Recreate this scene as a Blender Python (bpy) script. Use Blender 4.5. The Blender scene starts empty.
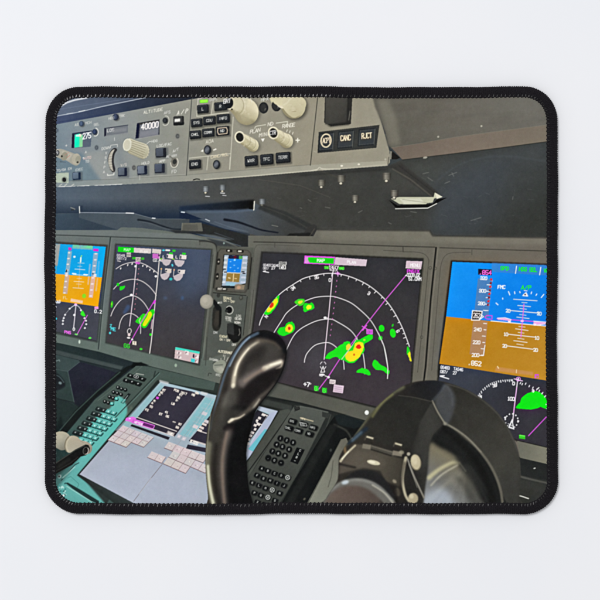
# A mouse pad with a photographic print lies on a white table top.
# The print is built as a dense cloth mesh whose points carry the ink colour; the
# ink is drawn below, shape by shape, in millimetre-like "print units" (U).
import bpy, bmesh, math, random
import numpy as np
random.seed(7); rng = np.random.default_rng(7)

U = 0.00046                      # metres per print unit
def wx(x): return (x - 300.0) * U
def wy(y): return (300.0 - y) * U

# ----------------------------------------------------------------- ink raster
CX0, CY0, CX1, CY1 = 52.0, 94.0, 550.0, 508.0
R = 4                            # samples per print unit while drawing
W, H = int((CX1 - CX0) * R), int((CY1 - CY0) * R)
INK = np.zeros((H, W, 3), np.float32)

def box(x0, y0, x1, y1, pad=0):
    a = max(0, int(math.floor((x0 - CX0 - pad) * R))); b = min(W, int(math.ceil((x1 - CX0 + pad) * R)) + 1)
    c = max(0, int(math.floor((y0 - CY0 - pad) * R))); d = min(H, int(math.ceil((y1 - CY0 + pad) * R)) + 1)
    return a, c, b, d
def coords(a, c, b, d):
    X = CX0 + (np.arange(a, b, dtype=np.float32) + .5) / R
    Y = CY0 + (np.arange(c, d, dtype=np.float32) + .5) / R
    return X[None, :], Y[:, None]
def blur(m, s):
    s = s * R
    if s < .3: return m
    n = int(math.ceil(s * 2.6)); k = np.exp(-.5 * (np.arange(-n, n + 1) / s) ** 2); k /= k.sum()
    k = k.astype(np.float32)
    def one(m, ax):
        p = [(0, 0)] * m.ndim; p[ax] = (n, n)
        q = np.pad(m, p, mode='edge'); out = np.zeros_like(m); L = m.shape[ax]
        for i, w in enumerate(k):
            sl = [slice(None)] * m.ndim; sl[ax] = slice(i, i + L)
            out += w * q[tuple(sl)]
        return out
    return one(one(m, 0), 1)
def blend(a, c, b, d, m, col, al):
    if b <= a or d <= c: return
    X, Y = coords(a, c, b, d)
    if callable(col): col = col(X, Y)
    col = np.asarray(col, np.float32)
    mm = (m * al)[..., None]
    INK[c:d, a:b] = INK[c:d, a:b] * (1 - mm) + col * mm
def fillmask(pts, a, c, b, d):
    w, h = b - a, d - c
    D = np.zeros((h, w + 1), np.int32)
    P = [((x - CX0) * R - a, (y - CY0) * R - c) for x, y in pts]
    for (x0, y0), (x1, y1) in zip(P, P[1:] + P[:1]):
        if y0 == y1: continue
        if y0 > y1: x0, y0, x1, y1 = x1, y1, x0, y0
        r0 = max(0, int(math.ceil(y0 - .5))); r1 = min(h, int(math.ceil(y1 - .5)))
        if r1 <= r0: continue
        r = np.arange(r0, r1)
        xi = x0 + (r + .5 - y0) * (x1 - x0) / (y1 - y0)
        np.add.at(D, (r, np.clip(np.ceil(xi - .5), 0, w).astype(int)), 1)
    return (np.cumsum(D, 1)[:, :w] % 2).astype(np.float32)
def poly(pts, col, al=1, soft=0):
    xs = [p[0] for p in pts]; ys = [p[1] for p in pts]
    a, c, b, d = box(min(xs), min(ys), max(xs), max(ys), .5 + soft * 3)
    if b <= a or d <= c: return
    m = fillmask(pts, a, c, b, d)
    if soft: m = blur(m, soft)
    blend(a, c, b, d, m, col, al)
def curve(pts, closed=False, n=8):
    P = list(pts); out = []
    if closed: Q = [P[-1]] + P + P[:2]
    else: Q = [P[0]] + P + [P[-1]]
    for i in range(1, len(Q) - 2):
        p0, p1, p2, p3 = Q[i - 1], Q[i], Q[i + 1], Q[i + 2]
        for k in range(n):
            t = k / n
            out.append(tuple(.5 * (2 * p1[j] + (p2[j] - p0[j]) * t + (2 * p0[j] - 5 * p1[j] + 4 * p2[j] - p3[j]) * t * t
                       + (3 * p1[j] - p0[j] - 3 * p2[j] + p3[j]) * t ** 3) for j in (0, 1)))
    if not closed: out.append(tuple(P[-1]))
    return out
def blob(pts, col, al=1, soft=0): poly(curve(pts, True), col, al, soft)
def line(pts, w, col, al=1, soft=0, wend=None):
    xs = [p[0] for p in pts]; ys = [p[1] for p in pts]
    mw = max(w, wend or 0)
    a, c, b, d = box(min(xs), min(ys), max(xs), max(ys), mw + soft * 3 + 1)
    if b <= a or d <= c: return
    m = np.zeros((d - c, b - a), np.float32)
    n = len(pts) - 1
    for i in range(n):
        (x0, y0), (x1, y1) = pts[i], pts[i + 1]
        e, g, f, h = box(min(x0, x1), min(y0, y1), max(x0, x1), max(y0, y1), mw + 1)
        e, g, f, h = max(e, a), max(g, c), min(f, b), min(h, d)
        if f <= e or h <= g: continue
        X, Y = coords(e, g, f, h)
        dx, dy = x1 - x0, y1 - y0; L = dx * dx + dy * dy + 1e-9
        t = np.clip(((X - x0) * dx + (Y - y0) * dy) / L, 0, 1)
        ds = np.hypot(X - x0 - t * dx, Y - y0 - t * dy)
        ww = w if wend is None else w + (wend - w) * (i + t) / n
        v = np.clip((ww / 2 - ds) * R + .5, 0, 1)
        s = m[g - c:h - c, e - a:f - a]; np.maximum(s, v, out=s)
    if soft: m = blur(m, soft)
    blend(a, c, b, d, m, col, al)
def cline(pts, w, col, al=1, soft=0, wend=None): line(curve(pts), w, col, al, soft, wend)
def ellpts(cx, cy, rx, ry, rot=0, a0=0, a1=360, n=40):
    r = math.radians(rot); o = []
    for i in range(n + 1):
        t = math.radians(a0 + (a1 - a0) * i / n)
        u, v = rx * math.cos(t), ry * math.sin(t)
        o.append((cx + u * math.cos(r) - v * math.sin(r), cy + u * math.sin(r) + v * math.cos(r)))
    return o
def ell(cx, cy, rx, ry, col, rot=0, al=1, soft=0): poly(ellpts(cx, cy, rx, ry, rot)[:-1], col, al, soft)
def ring(cx, cy, rx, ry, w, col, rot=0, a0=0, a1=360, al=1, soft=0): line(ellpts(cx, cy, rx, ry, rot, a0, a1), w, col, al, soft)
def lg(p0, p1, *stops):
    T = [s[0] for s in stops]; C = np.array([s[1] for s in stops], float)
    dx, dy = p1[0] - p0[0], p1[1] - p0[1]; L = dx * dx + dy * dy
    def f(X, Y):
        t = ((X - p0[0]) * dx + (Y - p0[1]) * dy) / L
        return np.stack([np.interp(t, T, C[:, k]) for k in range(3)], -1)
    return f
GL = {'A': '002640 1232', 'B': '00063645443303 3342413000', 'C': '4536160501103041', 'D': '00062644422000', 'E': '46060040 0333',
 'F': '460600 0333', 'G': '45361605011030414323', 'H': '0006 4046 0343', 'I': '2026', 'J': '4641301001', 'K': '0006 460340', 'L': '060040',
 'M': '0006234640', 'N': '00064046', 'O': '011030414536160501', 'P': '00063645443303', 'Q': '011030414536160501 2240',
 'R': '00063645443303 2340', 'S': '011030414233130405163645', 'T': '0646 2026', 'U': '060110304146', 'V': '062046', 'W': '0610233046',
 'X': '0046 0640', 'Y': '062346 2320', 'Z': '06460040', '0': '011030414536160501', '1': '152620 1030', '2': '05163645440040',
 '3': '05163645443313 334241301001', '4': '30360242', '5': '460603334241301001', '6': '453616050110304142331302', '7': '064610',
 '8': '13040516364544331302011030414233', '9': '0110304145361605041333 44'.replace(' ', ''), '.': '2021', '/': '0046', '-': '0343', '+': '0343 2125',
 ' ': '', '>': '054301', '<': '450341', '*': '1551 1155'.replace('1551 ', '1551 ')}
def text(s, x, y, h, col, ux=(1, 0), uy=(0, -1), w=.55, al=1, sp=1.0, asp=.62, soft=0):
    """stroke lettering; (x, y) is the lower left corner, ux the writing direction, uy the upright"""
    cw = h * asp
    for i, ch in enumerate(s):
        for g in GL.get(ch, '').split():
            pts = []
            for k in range(0, len(g) - 1, 2):
                a = (int(g[k]) / 4 + i * (1 + .42 * sp)) * cw; b = int(g[k + 1]) / 6 * h
                pts.append((x + a * ux[0] + b * uy[0], y + a * ux[1] + b * uy[1]))
            if len(pts) > 1: line(pts, w, col, al, soft)
def quad(x, y, w, h, col, ux=(1, 0), uy=(0, 1), al=1, soft=0, rnd=0):
    """parallelogram centred on x, y"""
    def p(a, b): return (x + a * ux[0] * w / 2 + b * uy[0] * h / 2, y + a * ux[1] * w / 2 + b * uy[1] * h / 2)
    if rnd:
        r = rnd; q = [(-1, -1 + r), (-1 + r * .3, -1 + r * .3), (-1 + r, -1), (1 - r, -1), (1 - r * .3, -1 + r * .3), (1, -1 + r), (1, 1 - r), (1 - r * .3, 1 - r * .3),
                      (1 - r, 1), (-1 + r, 1), (-1 + r * .3, 1 - r * .3), (-1, 1 - r)]
        poly([p(a, b) for a, b in q], col, al, soft)
    else: poly([p(-1, -1), p(1, -1), p(1, 1), p(-1, 1)], col, al, soft)
def Z(x0, y0, k): return lambda *pp: [(x0 + a / k, y0 + b / k) for a, b in pp]
WH = (238, 236, 236); MG = (225, 95, 225); GR = (30, 225, 30); YE = (245, 225, 40); RD = (215, 50, 30)
INK_GAIN, WORLD, KEY = 1.0, .585, 135.0
# ----------------------------------------------------------- ink: upper half of the print
INK[:] = (62, 67, 68)
# dark band over the upper panel
poly([(50, 92), (560, 92), (560, 135), (50, 135)], lg((55, 110), (200, 100), (0, (98, 110, 130)), (.35, (86, 97, 116)), (.75, (54, 62, 80)), (1, (44, 46, 54))))
poly([(50, 119), (104, 108), (150, 98.6), (205, 92), (205, 100), (120, 117), (50, 129)], lg((55, 120), (195, 98), (0, (72, 84, 112)), (.5, (54, 64, 84)), (1, (38, 42, 52))))
line([(63, 106.5), (68, 103.6), (76, 101), (88, 98.8)], 1.5, (226, 229, 233), .9, .3); line([(90, 98.6), (112, 97)], .6, (140, 150, 168), .6)
cline([(56, 117.3), (80, 113), (104, 107.3), (125, 103), (148, 98.3)], .75, (190, 198, 206), .85)
line([(68, 114.8), (74, 114)], .7, (205, 210, 214), .6); line([(80, 112.6), (86, 111.4)], .8, (225, 228, 230), .7)
line([(62, 110), (150, 96.5)], .5, (120, 134, 158), .5); line([(60, 123), (120, 112.5)], .6, (52, 64, 96), .6)
# upper mode panel face
FACE = [(50, 126.6), (104, 116.8), (190, 100.6), (212, 97), (230, 92), (374, 92), (378, 113), (384, 134), (389, 152), (389.5, 163), (387, 166.5), (318, 171.5), (255, 177), (195, 182), (115, 185.5), (50, 188)]
face = lg((55, 150), (390, 150), (0, (120, 136, 146)), (.18, (142, 148, 148)), (.32, (144, 146, 138)), (.45, (147, 145, 132)), (.75, (152, 146, 128)), (1, (151, 146, 129)))
poly(FACE, face)
poly([(50, 152), (84, 154), (104, 183), (50, 187)], (108, 128, 138), .75, 1.2)
poly([(84, 154), (112, 150), (128, 184), (104, 184)], (158, 160, 155), .6, 2)
poly([(118, 186), (104, 150), (118, 140), (134, 183)], (120, 128, 132), .4, 2)
poly([(124, 150), (150, 178), (186, 172), (170, 150)], (152, 153, 145), .45, 4)
poly([(190, 180), (250, 172), (250, 150), (192, 160)], (154, 150, 136), .3, 5)
# lower lip of the panel
poly([(50, 182.5), (115, 179.8), (186, 175.8), (310, 165.6), (386, 161.5), (387, 166.5), (318, 171.5), (255, 177), (195, 181.3), (115, 185.2), (50, 188)],
     lg((55, 180), (390, 165), (0, (138, 148, 150)), (.4, (150, 150, 139)), (1, (172, 168, 150))), .8)
line([(50, 182.2), (115, 179.8), (186, 175.8), (310, 165.4)], .5, (104, 106, 100), .5)
line([(130, 178), (186, 175)], .45, (190, 190, 180), .5)
line([(205, 180.2), (255, 176.3), (318, 170.6)], .8, (196, 192, 174), .8); line([(318, 170.4), (352, 168.4), (386, 165.2)], 1, (178, 174, 156), .85)
line([(60, 187.5), (76, 187)], .9, (232, 232, 226)); line([(79, 187), (90, 186.4)], .9, (240, 240, 234)); line([(96, 186.4), (123, 185)], 1, (228, 229, 224)); line([(125.5, 185.2), (136, 184.6)], .5, (190, 192, 190), .8)
for x in (61, 66, 73): line([(x, 186), (x + 2, 184.8)], .9, (205, 206, 196), .7)
# seams
line([(192.5, 96), (187, 176)], .8, (72, 74, 72), .85); line([(193.5, 96), (188, 176)], .5, (150, 149, 140), .4)
line([(317.8, 96), (310.3, 166)], .8, (66, 65, 58), .9); line([(318.8, 96), (311.3, 166)], .5, (148, 145, 130), .4)
line([(388.3, 158), (387.6, 165)], .8, (80, 78, 70), .8)
# underside below the panel
UND = [(50, 188), (115, 185.5), (195, 181.5), (255, 177), (318, 171.6), (387, 166.8), (400, 161), (560, 138), (560, 250), (50, 250)]
def und(X, Y):
    a = lg((55, 0), (390, 0), (0, (88, 102, 116)), (.25, (80, 88, 96)), (.45, (77, 79, 78)), (.7, (69, 69, 65)), (1, (62, 63, 60)))(X, Y * 0)
    dk = np.clip((Y - 199) / 17, 0, 1); dk = np.where(X < 250, dk, 0)
    t = (dk * np.clip((262 - X) / 30, 0, 1))[..., None]
    return a * (1 - t) + np.array([38, 50, 66]) * t
poly(UND, und)
poly([(398, 166), (560, 140), (560, 242), (438, 238), (425, 233), (438, 205)], lg((440, 150), (500, 240), (0, (70, 72, 68)), (.45, (68, 72, 73)), (1, (54, 56, 53))), 1, 5)
poly([(433, 232), (438, 190), (452, 172), (475, 161), (505, 158), (500, 215), (470, 240)], (64, 71, 82), .32, 8)
cline([(436, 182), (452, 169), (474, 160), (505, 157), (545, 162)], 1.2, (84, 92, 98), .35, .8)
poly([(250, 200), (330, 185), (390, 205), (420, 228), (320, 232)], (60, 60, 56), .45, 8)
line([(258, 180), (300, 186), (330, 198)], .5, (110, 106, 94), .35); line([(318, 171), (338, 178)], 1.2, (86, 82, 72), .5, .5)
line([(300, 176), (350, 172.5), (388, 170)], 1.6, (46, 46, 43), .6, .8)
# upper right wall
RW = [(371, 92), (560, 92), (560, 128), (450, 139), (391, 149), (387.2, 146), (385, 134), (380, 121), (374.6, 108)]
poly(RW, lg((400, 150), (520, 95), (0, (97, 94, 85)), (.5, (105, 101, 92)), (1, (110, 107, 99))), 1, .7)
for k in range(26):
    x = rng.uniform(380, 540); y = rng.uniform(97, 135); l = rng.uniform(15, 60)
    line([(x, y), (x + l, y - l * .1)], rng.uniform(1, 4), (88, 86, 80) if k % 2 else (112, 110, 102), .22, 1.2)
poly([(545, 96), (520, 96), (480, 104), (440, 120), (545, 112)], (116, 116, 108), .25, 5)
poly([(376, 100), (383, 122), (389, 146), (400, 146), (396, 120), (388, 100)], (138, 134, 119), .5, 2)
STRIP = [(391, 148.6), (420, 144.2), (450, 138.8), (500, 132), (560, 124.3), (560, 140.5), (500, 148.5), (450, 154.6), (402, 160.5)]
poly(STRIP, lg((395, 155), (545, 130), (0, (112, 101, 90)), (.4, (122, 110, 98)), (1, (122, 113, 100))))
line([(402, 160.6), (450, 154.8), (500, 148.6), (560, 140.6)], .9, (50, 50, 46), .8)
line([(391, 148.4), (420, 144), (450, 138.5), (500, 131.7), (560, 124)], .7, (136, 128, 114), .5)
poly([(390.5, 151), (400, 158.5), (396, 160), (390, 160)], (34, 33, 31)); poly([(389.5, 152), (391.5, 152), (391, 160), (389, 160)], (150, 146, 132), .8)
for x, y in ((424.5, 158.3), (385, 160), (437.5, 137.6), (480.5, 127)): ell(x, y, 2.2 if x == 424.5 else 1, 1, (186, 182, 166), -10, .75)
# scratches
for p in [((427, 178), (432, 181.5)), ((451, 173), (453, 177)), ((448, 176), (456, 173)), ((422, 174.5), (428, 173)), ((444, 184), (449, 182)), ((512, 197), (511.5, 200)), ((325, 207.5), (330, 208.5)),
          ((308, 200), (311, 202)), ((388, 223), (391, 224.5)), ((300, 208), (302, 209)), ((410, 212), (416, 213)), ((272, 226), (277, 227)), ((358, 213), (362, 211)), ((470, 221), (480, 218))]:
    line(p, .5, (160, 160, 152), .5, .2)
for k in range(60):
    x = rng.uniform(260, 540); y = rng.uniform(176, 230)
    if x > 400 or y > 185: line([(x, y), (x + rng.uniform(-3, 6), y + rng.uniform(-2, 2))], .4, (120, 122, 118), rng.uniform(.08, .3))
# box end and white latch
poly([(386, 168), (391, 167.5), (430, 197), (398, 197), (380, 185)], (74, 74, 68), .5, 3); poly([(388, 167), (400, 163), (437, 192.5), (434, 198), (430, 197.6)], (57, 56, 53), .85, .8)
line([(392, 169.5), (410, 180), (431, 197)], 1.2, (104, 100, 90), .6, .4); line([(398, 166), (436, 195)], .8, (46, 46, 44), .7, .3)
poly([(388.5, 200.5), (397, 206), (432, 204.5), (436, 200), (446, 198.2), (429, 207.5), (396, 209)], (14, 14, 14))
poly([(390.5, 199.2), (398, 197.6), (433, 197.6), (434, 193), (441.5, 197.3), (433.5, 199), (432, 203), (427, 203.5), (425, 204.8), (399, 204.6)], (188, 188, 164))
poly([(399, 199.5), (420, 199), (424, 203.5), (404, 204.5)], (206, 206, 186), .8); line([(402, 200), (428, 203.5)], .5, (140, 138, 118), .7)
line([(395, 209.2), (427, 208.6), (436, 204)], .9, (212, 212, 202))
poly([(436, 199.5), (434.5, 193.2), (442, 197.5)], (214, 212, 190))
# screws
def screw(x, y, s=1, blue=0):
    c = np.array([104, 101, 92]) if not blue else np.array([112, 116, 118])
    poly([(x - 4.1 * s, y - 4.2 * s), (x + 4.1 * s, y - 4.2 * s), (x + 3.5 * s, y + 2.2 * s), (x - 3.5 * s, y + 2.2 * s)],
         lg((x - 3.5 * s, y), (x + 3.5 * s, y), (0, c * .7), (.35, c * 1.35), (.7, c), (1, c * .55)), 1, .3)
    line([(x - 3.6 * s, y - 3 * s), (x + 3.6 * s, y - 3 * s)], .5, c * .55, .5)
    poly([(x - 2.2 * s, y + 2.4 * s), (x + 2 * s, y + 2.4 * s), (x + 1.3 * s, y + 5 * s), (x - 1.6 * s, y + 5 * s)], (70, 68, 62))
    ell(x - .4 * s, y + 3.3 * s, 1.3 * s, 1 * s, (214, 208, 188), 0, .9)
screw(321.5, 184.5, .95); screw(341, 180.5, 1.05); screw(386.3, 178, 1.08); screw(355, 199.5, .9); screw(394, 195, 1.0)
screw(206.3, 190.5, .85, 1); screw(223, 189, .85, 1); screw(262.5, 203, .85, 1)
line([(206, 196.7), (210, 197)], .6, (220, 222, 222)); line([(221, 193.5), (225, 193.8)], .8, (222, 222, 220)); line([(223, 195.8), (226.5, 196.2)], .7, (190, 190, 190))
cline([(194, 180.5), (197, 179.6), (200, 180)], 1, (38, 38, 36))

# ---- items on the upper panel
def disc_knob(x, y, r, c=(58, 62, 68)):
    ell(x + .8, y + .6, r * 1.02, r * 1.1, (60, 62, 60), 0, .6, .5); ell(x, y, r * .95, r * 1.05, c)
    ell(x - r * .2, y - r * .1, r * .6, r * .8, lg((x - r, y), (x + r, y), (0, np.array(c) * 1.2), (.5, np.array(c) * 1.5), (1, np.array(c) * .8)), 10, .9, .25)
def tiny(s, x, y, h, al=.85, col=(214, 214, 208), w=.5, ux=(.98, -.17), **k): text(s, x, y, h, col, ux, (.05, -1), w, al, **k)
# left group: speed window
poly(Z(40, 80, 4)((133, 217), (212, 208), (207, 270), (134, 276)), (92, 104, 118)); poly(Z(40, 80, 4)((133, 217), (142, 216), (140, 275), (131, 275)), (36, 44, 62))
poly(Z(40, 80, 4)((133, 216), (212, 205), (212, 211), (142, 222)), (52, 62, 82))
poly(Z(50, 95, 8)((208, 325), (245, 315), (270, 330), (268, 420), (205, 428)), lg((76, 137), (83, 148), (0, (46, 236, 190)), (.6, (20, 232, 186)), (1, (90, 220, 170))))
poly(Z(50, 95, 8)((245, 330), (272, 326), (270, 420), (243, 424)), (168, 204, 150), .75, .4); quad(81.3, 136.3, 2.6, 2.6, (238, 222, 200)); quad(78.5, 136.5, 3, 2, (190, 240, 222))
text('275', 83.8, 140, 5.6, (240, 242, 240), (.98, -.17), (.06, -1), .85, 1, .75, .4)
disc_knob(82.6, 124.6, 2.6, (62, 74, 92)); tiny('AS', 76, 127, 2.4, .7); tiny('MCH', 86.6, 125.3, 2.4, .6)
disc_knob(95.7, 132.7, 2.6, (48, 58, 78)); ring(96.3, 132.9, 3, 4, .7, (226, 226, 220), 0, -80, 110); tiny('SEL', 95, 126.8, 2.2, .7)
ell(58.7, 131.3, 1.2, 2, (84, 96, 110), 0, .7, .3)
# heading window
poly(Z(40, 80, 4)((261, 197), (355, 184), (355, 216), (262, 230)), (116, 121, 126)); poly(Z(40, 80, 4)((261, 197), (268, 195), (268, 228), (261, 229)), (34, 36, 56))
line([(105.5, 129.2), (128.7, 126)], .8, (70, 74, 86)); text('L05', 108.3, 133, 2.8, (220, 220, 218), (.98, -.15), (.05, -1), .55, .9); poly([(113, 130.5), (127.5, 128.4), (127.5, 132), (113, 134)], (142, 145, 148), .6, .6)
line([(106, 137), (128.6, 133.6)], .6, (158, 160, 160), .6)
disc_knob(116.6, 118, 3.2, (50, 58, 74)); tiny('HDG', 109.6, 120.6, 2.3, .7); tiny('TRK', 120, 118.4, 2.3, .7)
line([(115.4, 138.5), (115.5, 141.5)], .5, (224, 224, 220), .8)
# turn bezel / thumb wheel
line([(111.5, 148.5), (111.8, 146), (118.3, 145.2), (118.4, 147.6)], .6, (214, 214, 208), .85); line([(108.5, 174.8), (108.6, 176), (114.8, 175.4), (114.9, 173.5)], .9, (222, 222, 214), .9)
tiny('DOWN', 102.8, 150.8, 2.5, .85)
for k in range(5): tiny('VSFPA'[k], 106.4 - k * .5 - (k > 2) * .2, 155 + k * 4.7, 2.3, .75)
blob(Z(50, 130, 8)((470, 250), (480, 200), (505, 160), (530, 150), (545, 165), (525, 200), (518, 260), (530, 320), (515, 345), (490, 320)), (56, 56, 58), .95)
blob(Z(50, 130, 8)((473, 250), (482, 205), (502, 172), (524, 162), (508, 200), (502, 255), (512, 325), (524, 338), (498, 325), (480, 290)), (182, 178, 166))
for k in range(7): line([(109.3 + .1 * k, 155 + 2.6 * k), (112.4 + .1 * k, 154.6 + 2.6 * k)], .35, (120, 116, 106), .8)
# altitude window
poly(Z(115, 95, 8)((185, 232), (362, 202), (362, 324), (175, 356)), (58, 60, 70)); poly(Z(115, 95, 8)((207, 246), (358, 216), (352, 325), (198, 352)), (118, 121, 128))
poly(Z(115, 95, 8)((182, 236), (202, 232), (192, 350), (170, 356)), (28, 34, 56)); poly(Z(115, 95, 8)((198, 235), (363, 205), (363, 214), (200, 246)), (66, 66, 64))
text('40000', 142.2, 130.6, 5.6, (244, 236, 232), (.985, -.155), (.04, -1), .95, 1, 1.1, .44)
poly(Z(115, 95, 8)((215, 300), (354, 272), (350, 322), (205, 346)), (138, 140, 146), .7, .6); line([(139, 139.6), (159.5, 135.8)], .7, (158, 158, 156), .7)
tiny('ALTITUDE', 144.5, 114.8, 2.8, .9, (222, 220, 206))
# selector knob, cream, fluted
poly(Z(115, 95, 8)((85, 360), (130, 355), (262, 402), (282, 440), (262, 500), (225, 518), (90, 452), (70, 410)), (90, 90, 84), .5, .8)
blob(Z(115, 95, 8)((120, 353), (180, 374), (258, 402), (278, 445), (262, 500), (225, 515), (160, 490), (110, 462), (120, 400)), lg((146, 143), (138, 160), (0, (206, 202, 180)), (.35, (188, 184, 160)), (1, (160, 155, 130))))
for k in range(6):
    a = k / 5; line([(132 + a * -2, 141.5 + a * 10), (147.5 - a * 3.5, 146.5 + a * 11.5)], .55, (136, 130, 106), .75); line([(132.3 + a * -2, 142.3 + a * 10), (147.7 - a * 3.5, 147.3 + a * 11.3)], .5, (220, 215, 192), .6)
for k in range(7):
    a = math.radians(-70 + k * 27); ell(144 + 4.6 * math.cos(a) + 1, 152 + 6.2 * math.sin(a), .8, 1, (206, 200, 176), 0, .6)
ell(128.2, 145.8, 4.1, 6.2, (214, 212, 194), 8); ell(127.8, 145.4, 3.2, 5.2, (198, 195, 174), 8, .8, .4); ring(128.2, 145.8, 4.1, 6.2, .5, (232, 230, 214), 8, 120, 330)
tiny('HDG', 152.6, 143.4, 2.3, .75); line([(147.5, 144.8), (150, 142.4), (152, 142.2)], .5, (222, 222, 214), .9)
# left double knob
blob(Z(50, 95, 8)((55, 470), (75, 440), (110, 440), (240, 490), (255, 515), (240, 560), (205, 568), (140, 530), (70, 505)), (164, 162, 150))
poly(Z(50, 95, 8)((110, 452), (190, 478), (160, 530), (95, 500)), (186, 180, 166), .8, .5); ell(65.6, 157, 3.2, 4.4, (150, 148, 132), 20); ell(77.3, 159.6, 4.2, 5.4, (176, 172, 156), 15); ell(79.2, 160.2, 2.6, 3.9, (150, 150, 136), 15, .8)
ell(57.8, 153.6, 2.8, 3.9, (206, 202, 190), 10); ell(58.6, 153.8, 2, 3, (68, 72, 76), 10); text('R', 57.6, 155, 2.6, (220, 220, 220), w=.5)
ell(63, 157, .9, .9, (40, 40, 42)); ell(78.7, 162.9, 1, .9, (60, 60, 58)); line([(68, 158.4), (71, 156)], .5, (190, 110, 100), .6); line([(70, 153), (66, 156)], .5, (196, 120, 110), .5)
tiny('+', 66.5, 148, 3, .8); tiny('AUTO', 84.6, 160.4, 2.3, .8, (224, 196, 190)); tiny('TO', 86.5, 163.5, 2.2, .8); tiny('A', 86.2, 154, 2.2, .7); ell(84.3, 158.6, .6, .6, (230, 230, 226))
for k in range(6): line([(61.5 + k, 161.5 + k * .3), (61.7 + k, 163)], .4, (60, 66, 72), .7)
ell(97.6, 148.4, 2, 2.6, (96, 104, 110), 0, .8, .4); ring(97.6, 148.4, 1.2, 1.7, .5, (64, 70, 78), 0, 0, 360, .7)
# buttons on the left part
def cube_button(x, y, w, h, top=(104, 116, 130), side=(38, 48, 64)):
    quad(x + 1, y + .6, w + 2, h + 1.6, (70, 76, 80), (1, -.05), al=.5, soft=.6); quad(x, y, w, h, side, (1, -.05), (.03, 1), rnd=.2)
    quad(x - w * .13, y - h * .03, w * .68, h * .82, lg((x - w / 2, y - h / 2), (x + w / 3, y + h / 2), (0, np.array(top) * 1.12), (1, np.array(top) * .82)), (1, -.05), (.03, 1), rnd=.16)
    line([(x - w * .45, y - h * .42), (x + w * .3, y - h * .48)], .4, (150, 158, 166), .6)
cube_button(77.8, 176.6, 8, 7.4, (102, 118, 134), (34, 48, 70)); tiny('EXEC', 76.8, 171.8, 2.2, .6)
poly(Z(50, 130, 8)((50, 352), (160, 348), (158, 430), (50, 424)), (176, 188, 172)); ell(65.5, 180.4, 2.1, 2.3, (44, 46, 48)); ring(65.7, 180.5, 2.8, 3, .5, (90, 94, 92), 0, 0, 360, .6)
tiny('TO/GA EN', 58, 172.6, 2.2, .75); line([(60.5, 173.6), (69.8, 173)], .6, (150, 160, 150), .7)
cube_button(123.4, 172.6, 9, 8.4, (98, 106, 118), (38, 44, 60)); tiny('V/S', 121.5, 167.4, 2.5, .8, (208, 200, 190))
cube_button(143, 170.8, 9.8, 9, (112, 120, 132), (40, 46, 62)); tiny('HOLD', 142.6, 165.4, 2.3, .8)
cube_button(160.4, 169, 10.2, 9.4, (84, 92, 106), (46, 50, 60)); tiny('APP', 160.2, 163.4, 2.3, .85)
cube_button(161.6, 153.4, 10.6, 9.4, (84, 90, 100), (42, 44, 50)); tiny('LOC/FAC', 157.6, 148.3, 2.5, .85)
for a, b in ((134.8, 168.4), (178.2, 137)): ell(a, b, 2.1, 2.6, (104, 106, 104), 0, .9, .4); ring(a, b, 1.3, 1.7, .5, (70, 72, 72), 0, 30, 330, .8)
quad(179.3, 121.7, 10.6, 9.2, (42, 43, 44), (1, -.06), (.02, 1), rnd=.22); quad(178.6, 120.6, 9, 6, (66, 67, 66), (1, -.06), rnd=.2); quad(178, 121.2, 5.4, 3, (236, 234, 226), (1, -.09), al=.95, soft=.3)
text('A / P', 177.6, 116, 4, (228, 226, 214), (.97, -.22), (.2, -1), .65, .9, .2, .5)
disc_knob(165.8, 121.4, 2.7, (48, 50, 52)); ring(166.2, 121.6, 3.4, 4.8, .6, (222, 220, 206), 10, -110, 120, .9); tiny('AFS', 164.8, 115.2, 2.6, .75)
ell(174.6, 163.4, 3.4, 5, (120, 118, 108), 10); ring(175, 163.2, 3.6, 5, .7, (224, 220, 204), 10, -60, 170, .9); ell(175.2, 162.4, 2, 2.6, (62, 64, 62), 15)
tiny('A/T', 173.6, 153.2, 2.5, .8, ux=(.9, -.35)); tiny('ARM', 172, 158, 2.2, .7); tiny('AP', 167, 158.6, 2.4, .85); tiny('FD', 172.4, 174, 3, .85)
line([(170, 156.5), (173, 159)], 1.2, (92, 90, 82), .7, .4); line([(140.5, 176), (140.5, 180.5)], .5, (196, 196, 190), .7)
# second panel: display select keys
LN = (205, 202, 184)
line([(198.6, 99.5), (197.3, 117.2)], .7, LN, .9); line([(197.3, 117.2), (229, 113.4)], .8, LN, .9); line([(213.6, 102.5), (211.8, 114.6)], .6, LN, .9); line([(198.6, 100), (202, 99.4)], .6, LN, .9)
quad(204.4, 102.2, 8.2, 3.4, (118, 214, 52), (1, -.07), rnd=.3); quad(204.4, 102, 7, 2, (160, 240, 80), (1, -.07), soft=.3)
def key(x, y, w, h, s, ring_=False, hh=2.9):
    hh *= .88
    quad(x + .9, y + .9, w + 1, h + 1.2, (66, 66, 60), (1, -.1), (.03, 1), .6, .5)
    quad(x, y, w, h, (38, 40, 42), (1, -.09), (.04, 1), rnd=.2); quad(x - .5, y - .5, w * .84, h * .76, (64, 67, 70), (1, -.09), (.04, 1), rnd=.18)
    quad(x - .3, y - .1, w * .78, h * .66, (46, 49, 52), (1, -.09), (.04, 1), rnd=.16)
    if ring_:
        line([(x - w * .36, y - h * .28), (x + w * .28, y - h * .36), (x + w * .36, y - h * .1), (x + w * .33, y + h * .26), (x - w * .3, y + h * .36), (x - w * .38, y + h * .1), (x - w * .36, y - h * .28)], .75, (226, 206, 178), .95)
    n = len(s); tw = n * hh * .62 * 1.36 - .2
    text(s, x - tw / 2 - .1, y + hh * .45 + .1, hh, (216, 216, 209), (.995, -.09), (.03, -1), .55, .9, .85, .6)
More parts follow.
